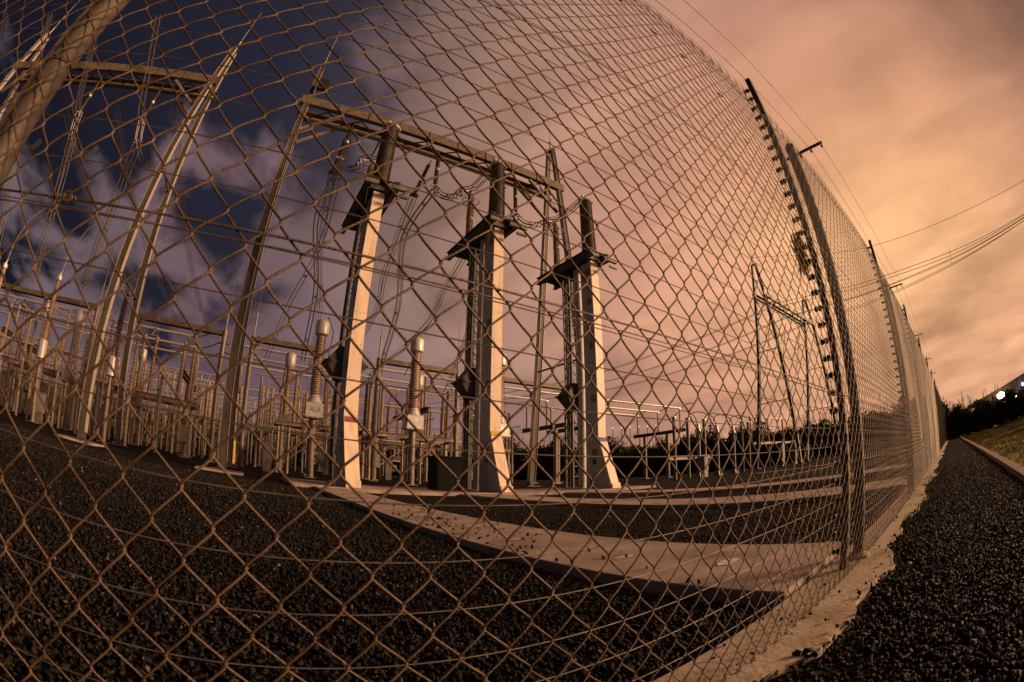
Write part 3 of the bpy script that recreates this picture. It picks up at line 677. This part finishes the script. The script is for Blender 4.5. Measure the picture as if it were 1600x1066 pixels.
# ------------------------------------------------------------------ yard apparatus
def make_cvt():
    t = thing('voltage_transformer', '', 'transformer', (0, 0, 0), 0, 'white capped voltage transformers on poles')
    MB().tube([(0, 0, 0), (0, 0, 2.75)], .17, 14).build('pole', 'apparatus', t, smooth=True)
    b = MB().box(-.26, .26, -.26, .26, 0, .03)
    for a in range(4): b.hexa([(-.01, .17, .03), (.01, .17, .03), (.01, .25, .03), (-.01, .25, .03), (-.01, .17, .3), (.01, .17, .3), (.01, .18, .3), (-.01, .18, .3)])
    b.build('pole_base', 'apparatus', t)
    bx = MB().box(-.42, .42, -.38, .38, 2.76, 3.45); bx.lathe([(.40, 3.452), (.34, 3.55), (.22, 3.85)], n=16); bx.box(-.47, .47, -.43, .43, 2.80, 2.86); bx.build('tank', 'cap', t)
    MB().box(-.26, .26, -.386, -.382, 3.05, 3.28).build('nameplate', 'alu', t)
    MB().lathe(ribs(.30, .25, 3.85, 6.75, 26, .78), n=18).build('insulator', 'grey_porcelain', t)
    c = MB().lathe([(.27, 6.75), (.33, 6.78), (.35, 6.9), (.35, 7.35), (.30, 7.45), (.08, 7.5)], n=20)
    for s_ in (-1, 1): c.tube([(s_*.14, 0, 7.46), (s_*.14, 0, 7.62)], .03, 6)
    c.build('head_cap', 'cap', t, smooth=True)
    MB().tube([(.1, 0, 7.5), (.3, .3, 7.8), (.9, 2.0, 7.6), (1.3, 5.5, 6.7)], .025, 6).build('lead', 'cable', t)
    return t
c0 = make_cvt()
cv = [((2.85, 21.2), 'white capped ribbed transformer on a pole, just left of the red-banded tower'), ((7.88, 21.2), 'white capped ribbed transformer with a nameplate, between the red-banded and yellow-banded towers'),
      ((12.9, 21.2), 'white capped transformer half hidden behind the yellow-banded tower')]
for k, ((x, y), lab) in enumerate(cv):
    o = c0 if k == 0 else copy_tree(c0); o.location = (x, y, -.03); o['label'] = lab
def make_arr():
    t = thing('line_arrester', '', 'arrester', (0, 0, 0), 0, 'tall ribbed arresters at the far left')
    MB().tube([(0, 0, 0), (0, 0, 3.0)], .13, 12).build('pole', 'apparatus', t, smooth=True); b = MB().box(-.3, .3, -.3, .3, 0, .03); b.build('pole_base', 'apparatus', t)
    MB().lathe([(.2, 3.0), (.29, 3.02), (.29, 3.85), (.24, 3.9), (.16, 3.95)], n=18).build('base_drum', 'cap', t, smooth=True)
    MB().lathe(ribs(.22, .165, 3.95, 6.9, 26, .72), n=14).build('insulator', 'grey_porcelain', t)
    c = MB().lathe([(.17, 6.9), (.18, 7.1), (.10, 7.14), (.04, 7.3)], n=12); c.tube([(0, 0, 7.2), (.12, 0, 7.4)], .02, 6); c.build('head_cap', 'cap', t)
    MB().tube([(0, 0, 7.25), (.3, -.2, 8.4), (1.1, -.5, 9.6), (2.0, -.6, 10.2)], .022, 6).build('lead', 'tube', t); return t
a0 = make_arr()
for k, ((x, y), lab) in enumerate((((-12.2, 21.2), 'tall ribbed arrester with a grey drum base, right of three at the far left'), ((-16.75, 21.2), 'tall ribbed arrester at the left edge of the photo'), ((-7.6, 21.2), 'tall ribbed arrester between the paired legs of the left gantry'))):
    o = a0 if k == 0 else copy_tree(a0); o.location = (x, y, -.03); o['label'] = lab
# post insulator meshes
def post_ins(parent, x, y, z0, z1, r=.14, n=20, mat='grey_porcelain', cap=True):
    m = MB().lathe([(r*1.1, 0), (r*1.1, .06), (r*.7, .08)]+ribs(r, r*.85, .1, z1-z0-.12, n, .68)+[(r*.8, z1-z0-.1), (r*.8, z1-z0)], n=10); return m.build('post_insulator', mat, parent, loc=(x, y, z0))
BUSY = (28.0, 31.0, 34.0); BZ = 7.15
# tubular busbars
sect = [(-42, -4.4, 'running off the left edge'), (-1.2, 23.8, 'behind the cable towers'), (26.0, 39.0, 'right of the blue-banded tower')]
for (x0, x1, lab) in sect:
    for y, w_ in zip(BUSY, ('nearest', 'middle', 'farthest')):
        t = tag(MB().tube([(x0, y, BZ), (x1, y, BZ)], .085, 10).build('busbar_tube', 'tube', smooth=True), 'level aluminium busbar tube %s, %s of three' % (lab, w_), 'busbar', 'level busbar tubes')
        t.name = 'busbar_tube'
def make_support(single=False):
    t = thing('busbar_support', '', 'busbar support', (0, 0, 0), 0, 'busbar supports')
    for y in ((29.8, 33.0) if not single else (31.0,)):
        c = MB().tube([(0, y, -.05), (0, y, 4.6)], .2, 14); c.box(-.32, .32, y-.32, y+.32, -.05, .02); c.build('column', 'apparatus', t)
    MB().ibeam((0, 27.3, 4.8), (0, 34.7, 4.8), .26, .34, .04).build('cross_beam', 'dark_steel', t)
    for y in BUSY:
        post_ins(t, 0, y, 4.98, BZ-.1, .11, 16)
        MB().box(-.14, .14, y-.12, y+.12, BZ-.1, BZ-.075).build('tube_clamp', 'alu', t)
    return t
b0 = make_support(); b1 = make_support(True)
sup = [(23.6, 'busbar support with an angled beam between the yellow-banded and blue-banded towers', 0), (38.8, 'busbar support with sloping-looking beam at the last end of the tubes on the right', 0), (26.4, 'busbar support hidden close behind the blue-banded tower', 0),
       (-4.9, 'busbar support on one stout column, left of the nearest gantry leg', 1), (-1.35, 'busbar support with a yellow sleeve at its foot, right of the nearest gantry leg', 1), (11.2, 'busbar support seen just right of the middle cable tower', 1), (-20.0, 'busbar support behind the far-left arresters', 1), (-33.0, 'busbar support at the left edge of the yard', 1)]
for k, (x, lab, s_) in enumerate(sup):
    src = b1 if s_ else b0
    o = src if k in (0, 3) else copy_tree(src); o.location = (x, 0, 0); o['label'] = lab
    if x == -1.35:
        MB().tube([(0, 30.9, 0), (0, 30.9, 1.5)], .26, 12).build('yellow_sleeve', 'yellow', o)
# end clamps that bend the flexible leads off the tubes
fl = []
for x, d in ((-4.4, 1), (-1.2, -1), (23.8, 1), (39.0, 1)):
    for y, w_ in zip(BUSY, ('nearest', 'middle', 'farthest')):
        if x in (-4.4, 39.0):
            fl.append(bundle([(x, y, BZ), (x+d*.6, y, BZ+.25), (x+d*1.4, y-.2, BZ+.6), (x+d*2.0, y-.4, BZ+.5)], 'short flexible lead curling off the %s of the %s busbar tube' % ('right end' if d > 0 else 'left end', ('left' if x < 0 else 'right-hand')+' '+w_), n=1, r=.05, spacer=0, name='flexible_lead', grp='flexible leads'))
# low portals with box beams
def make_portal(Lp):
    t = thing('bus_portal', '', 'portal frame', (0, 26.2, 0), 0, 'low portal frames behind the towers')
    for x in (0, Lp):
        c = MB().tube([(x, 0, -.05), (x, 0, 7.4)], .15, 12); c.tube([(x, 0, 7.4), (x, 0, 8.8)], .05, 8); c.tube([(x, 0, 8.8), (x, 0, 11.2)], [.018, .007], 6); c.box(x-.28, x+.28, -.28, .28, -.05, .02); c.build('column', 'apparatus', t)
    b = MB()
    for s_ in (-1, 1): b.box(.16, Lp-.16, s_*.2-.05, s_*.2+.05, 7.10, 7.38)
    for k in range(int(Lp*1.4)): b.beam((.3+k/1.4, -.15, 7.2), (.3+(k+.5)/1.4, .15, 7.2), .04, .04)
    b.build('beam', 'girder', t); return t
for k, (x0, x1, lab) in enumerate(((-22.5, -11.3, 'low portal frame with lightning rods at the far left'), (-8.4, -2.4, 'low portal frame seen through the paired legs of the left gantry'), (-.6, 3.4, 'short portal frame between the near gantry leg and the red-banded tower'), (7.3, 12.7, 'low portal frame between the red-banded and yellow-banded towers'), (15.8, 21.8, 'low portal frame between the yellow-banded and blue-banded towers'))):
    o = make_portal(x1-x0); o.location = (x0, 26.2, 0); o['label'] = lab
# disconnectors
def make_disc(L_=7.2):
    t = thing('disconnector', '', 'disconnector', (0, 0, 0), 0, 'three-pole disconnectors on raised frames')
    for x in (.5, L_-.5):
        for y in (-.9, .9):
            c = MB().tube([(x, y, -.05), (x, y, 2.85)], .15, 10); c.box(x-.25, x+.25, y-.25, y+.25, -.05, .02); c.build('column', 'apparatus', t)
    fr = MB()
    for y in (-.9, .9): fr.ibeam((0, y, 3.0), (L_, y, 3.0), .2, .28, .035)
    for k in range(5): fr.beam((.2+k*(L_-.4)/4, -.8, 2.98), (.2+k*(L_-.4)/4, .8, 2.98), .16, .18)
    fr.build('frame', 'apparatus', t)
    br = MB()
    br.beam((.5, -.9, .4), (L_/2, -.9, 2.8), .07, .07); br.beam((L_-.5, -.9, .4), (L_/2, -.9, 2.8), .07, .07); br.build('cross_brace', 'apparatus', t)
    for k in range(3):
        x = .8+k*(L_-1.6)/2
        for dx in (-.42, .42): post_ins(t, x+dx, -.85, 3.15, 6.4, .15, 24)
        post_ins(t, x, .85, 3.15, 6.6, .15, 24)
        MB().tube([(x-.42, -.85, 6.45), (x+.42, -.85, 6.45)], .05, 8).build('contact_bar', 'alu', t)
        MB().tube([(x, -.85, 6.5), (x, .2, 7.2), (x, .85, 6.7)], .045, 8).build('switch_arm', 'alu', t)
        MB().tube([(x, .95, 3.0), (x, .95, .9)], .035, 6).build('drive_rod', 'apparatus', t)
    bx = MB().box(L_-.78, L_-.22, -1.4, -1.06, .8, 1.7); bx.build('drive_box', 'sheet', t)
    return t
d0 = make_disc()
for k, (x, y, lab) in enumerate(((7.2, 29.5, 'disconnector with rows of ribbed insulators between the red-banded and yellow-banded towers'), (-19.6, 27.6, 'raised disconnector frame behind the far-left arresters'), (-10.8, 27.6, 'disconnector frame right behind the legs of the left gantry'), (1.4, 29.8, 'disconnector cluster of insulators just left of the red-banded tower'), (-28.5, 27.6, 'disconnector frame at the left edge of the photo'))):
    o = d0 if k == 0 else copy_tree(d0); o.location = (x, y, 0); o['label'] = lab
for k, (x, y) in enumerate(((-34, 38.5), (-25.5, 41), (-17, 38.5), (-8.2, 41), (.2, 38.8), (8.4, 38), (15.6, 36), (-30, 50), (-20, 49), (-9, 50), (1, 49))):
    o = copy_tree(d0, (x, y, 0), 'raised disconnector frame deep in the far crowded rows of posts', 'far disconnectors')
# live-head current transformers
def make_ct():
    t = thing('current_transformer', '', 'transformer', (0, 0, 0), 0, 'current transformers with round heads')
    c = MB()
    for s_ in (-1, 1): c.tube([(s_*.3, 0, -.05), (s_*.3, 0, 2.5)], .09, 8)
    c.beam((-.5, 0, 2.6), (.5, 0, 2.6), .5, .16); c.build('stand', 'apparatus', t)
    MB().box(-.35, .35, -.3, .3, 2.68, 3.1).build('tank', 'sheet', t)
    MB().lathe(ribs(.22, .2, 3.1, 5.6, 22, .72), n=12).build('insulator', 'grey_porcelain', t)
    MB().lathe([(.18, 5.6), (.27, 5.72), (.31, 5.9), (.31, 6.4), (.24, 6.5), (.1, 6.56)], n=16).build('head', 'cap', t, smooth=True)
    return t
ct0 = make_ct()
for k, (x, y, lab) in enumerate(((1.75, 25.0, 'round headed current transformer left of the first white capped transformer'), (9.6, 25.2, 'round headed current transformer behind the second white capped transformer'), (-14.6, 25.0, 'white headed current transformer behind the far-left arrester'), (-11.8, 24.6, 'white headed current transformer between arrester and left gantry legs'), (-20.0, 24.8, 'white headed current transformer near the left edge'), (-9.0, 31.8, 'current transformer seen between the two legs of the left gantry'))):
    o = ct0 if k == 0 else copy_tree(ct0); o.location = (x, y, 0); o['label'] = lab
# far rows, seen only as thickets of posts
def make_breaker():
    t = thing('circuit_breaker', 'small circuit breaker pole with a cabinet in the far rows at the left', 'circuit breaker', (0, 0, 0), 0, 'far circuit breakers')
    c = MB(); c.tube([(-.9, 0, -.05), (-.9, 0, 1.9)], .12, 8); c.tube([(.9, 0, -.05), (.9, 0, 1.9)], .12, 8); c.box(-1.6, 1.6, -.2, .2, 1.92, 2.2); c.build('stand', 'apparatus', t)
    for x in (-1.3, 0, 1.3): MB().lathe(ribs(.17, .15, 2.2, 5.2, 20, .66), (x, 0, 0), 8).build('pole_column', 'grey_porcelain', t)
    MB().box(-.25, .25, -.55, -.22, .7, 1.5).build('cabinet', 'sheet', t); return t
br0 = make_breaker()
spots = [(-30+k*4.6, 42+(k % 3)*1.5) for k in range(13)]+[(-44+k*5.2, 56+(k % 2)*3) for k in range(16)]
for k, (x, y) in enumerate(spots):
    o = br0 if k == 0 else copy_tree(br0); o.location = (x, y, 0)
def make_post():
    t = thing('switchgear_post', 'slim grey switchgear post with an insulator in the far crowded rows', 'post', (0, 0, 0), 0, 'far switchgear posts')
    MB().tube([(0, 0, -.05), (0, 0, 2.9)], .1, 8).build('column', 'apparatus', t)
    MB().lathe(ribs(.13, .12, 2.9, 5.6, 16, .66), n=8).build('insulator', 'grey_porcelain', t)
    MB().tube([(-1.5, 0, 5.7), (1.5, 0, 5.7)], .05, 6).build('bar', 'tube', t); return t
ps0 = make_post(); q = random.Random(3); first = True
for row, (y, x0, x1, st_) in enumerate(((24.0, -26, -4, 1.7), (32.6, -34, 22, 1.9), (36.5, -38, 24, 2.2), (39.5, -40, 26, 2.4), (47, -46, 24, 2.4), (64, -56, 20, 2.9))):
    x = x0
    while x < x1:
        o = ps0 if first else copy_tree(ps0); first = False; o.location = (x+q.uniform(-.5, .5), y+q.uniform(-.7, .7), 0); o.scale = (1, 1, q.choice((.7, .85, 1, 1.12))); o.rotation_euler = (0, 0, q.choice((0, 1.57))); x += st_
for row, (y, z_, x0, x1) in enumerate(((38.0, 6.4, -40, -6), (38.0, 4.6, -36, 4), (44.5, 6.2, -45, 8), (44.5, 4.9, -30, 22), (52, 6.6, -50, 24), (60, 5.6, -54, 20), (35.6, 3.1, -36, 22), (35.6, 5.4, -36, -3), (41.6, 3.0, -42, 24), (46, 3.4, -46, 22), (46, 7.2, -46, 10), (25.4, 4.1, -24, -10), (33.2, 5.6, 2, 20))):
    bt = MB().tube([(x0, y, z_), (x1, y, z_)], .07, 8).build('busbar_tube', 'tube', smooth=True); tag(bt, 'thin level busbar crossing the far crowded rows of posts', 'busbar', 'far level busbars')
# cabinets on the yard floor
def make_cab(w_, d_, h_, mat, legs=True):
    t = thing('kiosk_cabinet', '', 'cabinet', (0, 0, 0), 0, 'small equipment cabinets')
    z0 = .5 if legs else .03
    b = MB().box(-w_/2, w_/2, -d_/2, d_/2, z0, z0+h_); b.build('body', mat, t)
    MB().box(-w_/2-.04, w_/2+.04, -d_/2-.04, d_/2+.04, z0+h_+.002, z0+h_+.05).build('lid', mat, t)
    MB().box(-w_/2+.05, w_/2-.05, -d_/2-.014, -d_/2-.004, z0+.06, z0+h_-.06).build('door', mat, t)
    if legs: MB().box(-w_/2+.05, w_/2-.05, -d_/2+.05, d_/2-.05, -.05, .498).build('stand', 'steel', t)
    return t
gc = make_cab(.92, .8, 1.08, 'green', False); gc.location = (6.42, 14.0, .03); gc['label'] = 'dark green steel cabinet at the left foot of the yellow-banded tower'; gc['group'] = 'large cabinets'
k0 = None
for (x, y, lab) in ((.9, 24.8, 'pale cabinet on a stand left of the first white capped transformer'), (-13.3, 24.0, 'pale cabinet below the far-left disconnector frame'), (-8.6, 23.5, 'pale cabinet beside the left gantry legs'), (5.6, 33, 'pale cabinet low behind the red-banded tower'), (10.4, 33, 'small white cabinet between the red-banded and yellow-banded towers'), (29.6, 19.2, 'white cabinet on a post near the small arresters at the right'), (-3.2, 36, 'pale cabinet far behind the near gantry leg'), (46.0, 19.5, 'bright cabinet by the left legs of the distant gantry'), (50.0, 19.5, 'bright cabinet under the middle of the distant gantry'), (54.5, 19.5, 'bright cabinet by the right legs of the distant gantry')):
    o = k0 or make_cab(.55, .45, 1.0, 'sheet'); 
    if k0: o = copy_tree(k0)
    k0 = k0 or o; o.location = (x, y, 0); o['label'] = lab
    if x > 40: o.scale = (1.2, 1.2, 1.6)
# small arresters joined by arched leads, right of the towers
def make_small():
    t = thing('small_arrester', '', 'arrester', (0, 0, 0), 0, 'row of small shiny topped arresters')
    c = MB().tube([(0, 0, .35), (0, 0, 3.35)], .17, 12); c.hexa([(-.3, -.3, -.05), (.3, -.3, -.05), (.3, .3, -.05), (-.3, .3, -.05), (-.1, -.1, .6), (.1, -.1, .6), (.1, .1, .6), (-.1, .1, .6)]); c.build('column', 'steel', t)
    MB().lathe([(.12, 3.35), (.24, 3.45), (.24, 3.7), (.17, 3.78), (.17, 4.1), (.06, 4.15)], n=14).build('shiny_top', 'alu', t, smooth=True); return t
sm0 = make_small()
for k, (x, lab) in enumerate(((30.1, 'shiny topped small arrester, left of three right of the blue-banded tower'), (33.0, 'shiny topped small arrester, middle of three right of the blue-banded tower'), (35.9, 'shiny topped small arrester, right of three right of the blue-banded tower'))):
    o = sm0 if k == 0 else copy_tree(sm0); o.location = (x, 20, 0); o['label'] = lab
def make_bp():
    t = thing('bus_post', '', 'bus post', (0, 0, 0), 0, 'plain posts in the row of small arresters')
    MB().tube([(0, 0, -.05), (0, 0, 4.55)], .13, 12).build('column', 'steel', t); MB().lathe([(.2, 4.55), (.2, 4.62)], n=10).build('top_plate', 'alu', t); return t
bp0 = make_bp()
for k, (x, lab) in enumerate(((27.3, 'thick plain post at the left end of the small arrester row'), (29.1, 'plain post just left of the first small arrester'), (31.5, 'plain post between the first two small arresters'), (38.2, 'plain post right of the last small arrester'), (39.6, 'plain post next to the left leg of the distant gantry'))):
    o = bp0 if k == 0 else copy_tree(bp0); o.location = (x, 20.3, 0); o['label'] = lab
for k, (xa, xb) in enumerate(((27.3, 30.1), (29.1, 33.0), (31.5, 35.9), (33.0, 38.2), (35.9, 40.5))):
    bundle([(xa, 20.3, 4.55), (xa+.5, 20.2, 5.0), ((xa+xb)/2, 20.2, 5.15), (xb-.3, 20.1, 4.8), (xb, 20, 4.1)], 'arched black lead over the small arresters, %s from the left' % ('first', 'second', 'third', 'fourth', 'fifth')[k], n=1, r=.045, spacer=0, name='arched_lead', grp='arched leads')
plf = thing('low_platform', 'low steel rail joining the small arresters and plain posts', 'platform', (26.5, 20.3, 0), 0)
MB().ibeam((0, 0, 1.55), (6.0, 0, 1.55), .3, .3, .04).build('rail', 'steel', plf)
for x in (.8, 5.2): MB().tube([(x, 0, -.05), (x, 0, 1.39)], .1, 10).build('leg', 'steel', plf)
rk = thing('switch_rack', 'low switch rack with a lit rail between the legs of the distant gantry', 'switch rack', (42, 21.5, 0), 0)
MB().box(0, 14, -.6, .6, 2.5, 2.75).build('rail', 'steel', rk)
for x in (.5, 5, 9.5, 13.5): MB().tube([(x, 0, -.05), (x, 0, 2.5)], .12, 8).build('leg', 'steel', rk); post_ins(rk, x, 0, 2.75, 5.4, .15, 14)
MB().tube([(.5, 0, 5.45), (13.5, 0, 5.45)], .05, 8).build('contact_bar', 'alu', rk)

# ------------------------------------------------------------------ street poles and lines beyond the fence posts
def make_pole():
    t = thing('utility_pole', '', 'utility pole', (0, 0, 0), 0, 'utility poles in line with the fence')
    MB().tube([(0, 0, -.3), (0, 0, 15.9)], [.17, .11], 12).build('mast', 'pole', t, smooth=True)
    MB().box(-.06, .06, -1.95, .75, 15.5, 15.62).build('crossarm', 'pole', t)
    for y in (-1.85, -1.15, -.45): MB().lathe([(.03, -.25), (.07, -.22), (.07, -.1), (.03, 0)], (0, y, 15.5), 8).build('insulator', 'grey_porcelain', t)
    return t
p0 = make_pole(); UX = [20.4+26.3*k for k in range(5)]
for k, x in enumerate(UX):
    o = p0 if k == 0 else copy_tree(p0); o.location = (x, 4.65, gz(min(x, 60))); o['label'] = ('utility pole whose crossarm shows above the near fence post', 'second utility pole, crossarm over the next fence post', 'third utility pole along the fence', 'fourth utility pole along the fence', 'last utility pole far along the fence')[k]
for j, y in enumerate((-1.85, -1.15, -.45)):
    pts = []; xs_ = [UX[0]-26.3*2, UX[0]-26.3]+UX
    for a, b in zip(xs_, xs_[1:]):
        for t in np.linspace(0, 1, 9)[:-1]: pts.append((a+(b-a)*t, 4.65+y, 15.24-.9*4*t*(1-t)))
    tag(MB().tube(pts, .012, 5).build('power_line', 'cable'), 'thin power line above the fence top, %s of three' % ('outermost', 'middle', 'innermost')[j], 'power line', 'power lines along the fence')

# ------------------------------------------------------------------ trees and hedge
def leaf_cloud(n, rx, ry, rz, zc_, leaf, lumps=9):
    cs = rng.normal(size=(lumps, 3)); cs /= np.linalg.norm(cs, axis=1)[:, None]; cs *= rng.uniform(.2, .75, (lumps, 1))
    ci = rng.integers(0, lumps, n); d = rng.normal(size=(n, 3)); d /= np.linalg.norm(d, axis=1)[:, None]
    p = cs[ci]+d*(rng.uniform(.1, 1, (n, 1))**.5)*.42; p = p*np.array([rx, ry, rz])+np.array([0, 0, zc_])
    a = rng.normal(size=(n, 3)); a /= np.linalg.norm(a, axis=1)[:, None]; b = np.cross(a, rng.normal(size=(n, 3))); b /= np.linalg.norm(b, axis=1)[:, None]
    s = leaf*rng.uniform(.6, 1.3, (n, 1)); V = np.stack([p-a*s, p+b*s*.5, p+a*s, p-b*s*.5], 1).reshape(-1, 3); V[:, 2] = np.maximum(V[:, 2], .02)
    return V, np.arange(4*n).reshape(-1, 4)
TREES = []
for k in range(4):
    t = thing('hedge_tree', 'dark bushy tree in the far boundary hedge behind the yard', 'tree', (0, 0, -60), 0, 'trees of the far boundary hedge')
    V, F = leaf_cloud(4800, 3.6, 2.8, 3.6+.3*k, 2.8, .27, 20); fast_mesh('crown', V, F, 'leaf', t)
    m = MB().tube([(0, 0, -.1), (.1, 0, 1.5), (0, .1, 3.8)], [.16, .12, .05], 8); m.tube([(.05, 0, 1.5), (.9, .3, 3.0)], [.07, .03], 6); m.tube([(.05, 0, 1.7), (-.8, -.3, 3.4)], [.06, .03], 6); m.build('trunk', 'pole', t)
    if k % 2 == 0:
        for j in range(7):
            s_ = MB(); x, y, h = q.uniform(-2.5, 2.5), q.uniform(-1.5, 1.5), q.uniform(5.8, 8.2); s_.tube([(x, y, 3), (x+q.uniform(-.2, .2), y, h)], [.04, .02], 4)
            for e in range(6): zz = h-1.2+.2*e; s_.beam((x-.13, y, zz), (x+.13, y, zz+.1), .05, .05)
            s_.build('bare_shoot', 'stalk', t)
    TREES.append(t)
ti = 0
for a in np.arange(-62, 89.2, 1.6):
    rr = 96+q.uniform(-4, 5)-.0*a; x, y = rr*math.sin(R(a)), rr*math.cos(R(a))
    if y < 2.2: continue
    src = TREES[ti % 4]; o = src if ti < 4 else copy_tree(src); ti += 1
    o.location = (x, y, -.1); o.rotation_euler = (0, 0, q.uniform(0, 6.28)); sc = q.uniform(1.0, 1.35)*(1.05 if a > 30 else .85); o.scale = (sc*1.1, sc*1.1, sc*.95)
SHR = []
for k in range(3):
    t = thing('hedge_shrub', 'dark dense shrub in the hedge across the end of the gravel path', 'shrub', (0, 0, -60), 0, 'shrubs of the hedge at the path end')
    V, F = leaf_cloud(4200, 1.35, 1.3, 1.35, 1.05, .095, 18); fast_mesh('foliage', V, F, 'leaf', t)
    m = MB()
    for j in range(5): m.tube([(0, 0, -.1), (q.uniform(-.6, .6), q.uniform(-.6, .6), 1.3)], [.05, .015], 5)
    m.build('stem', 'pole', t)
    for j in range(5-k):
        s_ = MB()
        x, y, h = q.uniform(-1, 1), q.uniform(-.9, .9), q.uniform(2.1, 3.1); s_.tube([(x*.6, y*.6, 1.2), (x, y, h)], [.014, .008], 4)
        for e in range(10): zz = h-.7+.08*e; a_ = q.uniform(0, 6.28); s_.beam((x-.07*math.cos(a_), y-.07*math.sin(a_), zz), (x+.07*math.cos(a_), y+.07*math.sin(a_), zz+.06), .025, .025)
        s_.build('flower_plume', 'stalk', t)
    SHR.append(t)
si = 0
for (y, xx) in [(.2-k*.95, 43.5-.05*k*k*.12+q.uniform(-.8, .8)) for k in range(20)]+[(-.5-k*1.3, 46+q.uniform(-1, 1)) for k in range(16)]:
    src = SHR[si % 3]; o = src if si < 3 else copy_tree(src); si += 1
    bank = .85*min(1, max(0, (-y-5)/9))**1.3; o.location = (xx, y, gz(xx)-.02+bank); o.rotation_euler = (0, 0, q.uniform(0, 6.28)); sc = q.uniform(.8, 1.1); o.scale = (sc, sc, sc*q.uniform(.95, 1.15)*1.15)

# ------------------------------------------------------------------ warehouse and lamps beyond the hedge
wh = thing('warehouse', 'low warehouse with a shallow gabled roof and lit windows beyond the hedge', 'building', (96, -16, -.2))
MB().box(-8, 8, -14, 9, 0, 3.6).build('wall', 'wall', wh)
rf = MB().add([(-9, -15, 3.7), (9, -15, 3.7), (9, -4, 6.6), (-9, -4, 6.6), (-9, 12, 3.7), (9, 12, 3.7), (-9, -15, 3.5), (9, -15, 3.5), (9, 12, 3.5), (-9, 12, 3.5)], [(0, 1, 2, 3), (3, 2, 5, 4), (0, 3, 4, 9, 6), (1, 7, 8, 5, 2), (6, 7, 1, 0), (4, 5, 8, 9), (6, 9, 8, 7)]); rf.build('roof', 'roof', wh)
for k in range(6):
    f = MB().box(-8.06, -8.0, 2.9-k*1.4, 4.0-k*1.4, 1.9, 3.0).build('window', 'wall', wh); MB().box(-8.075, -8.063, 2.98-k*1.4, 3.92-k*1.4, 1.97, 2.93).build('pane', 'lit_window', f)
fl_ = thing('flood_lamp', 'bright orange-white flood lamp on a mast before the warehouse', 'lamp', (84, -11.1, .5)); MB().tube([(0, 0, -.1), (0, 0, 3.5)], .07, 8).build('mast', 'pole', fl_)
h_ = MB().box(-.1, .3, -.35, .35, 3.5, 3.56); h_.build('hood', 'dark_steel', fl_); MB().lathe([(.3, 2.4), (.8, 2.7), (.8, 3.25), (.3, 3.49)], n=16).build('bulb', 'lamp', fl_)
wl = thing('blue_lamp', 'small bluish lamp at the right edge above the hedge', 'lamp', (86, -16.6, 0)); MB().tube([(0, 0, -.1), (0, 0, 3.9)], .06, 8).build('mast', 'pole', wl); MB().lathe([(.1, 3.9), (.26, 4.0), (.26, 4.35), (.1, 4.45)], n=12).build('bulb', 'violet', wl)
for k in range(7):
    a = R(44.5+k*1.1); rr = 320; o = thing('far_street_lamp', 'tiny pinkish street lamp on the horizon right of the blue-banded tower', 'lamp', (rr*math.sin(a), rr*math.cos(a), 0), 0, 'far street lamps')
    MB().tube([(0, 0, 0), (0, 0, 33)], .25, 6).build('mast', 'pole', o); MB().lathe([(.3, 33.2), (.5, 33.4), (.5, 33.8), (.3, 34.0)], n=8).build('bulb', 'far_lamp', o)
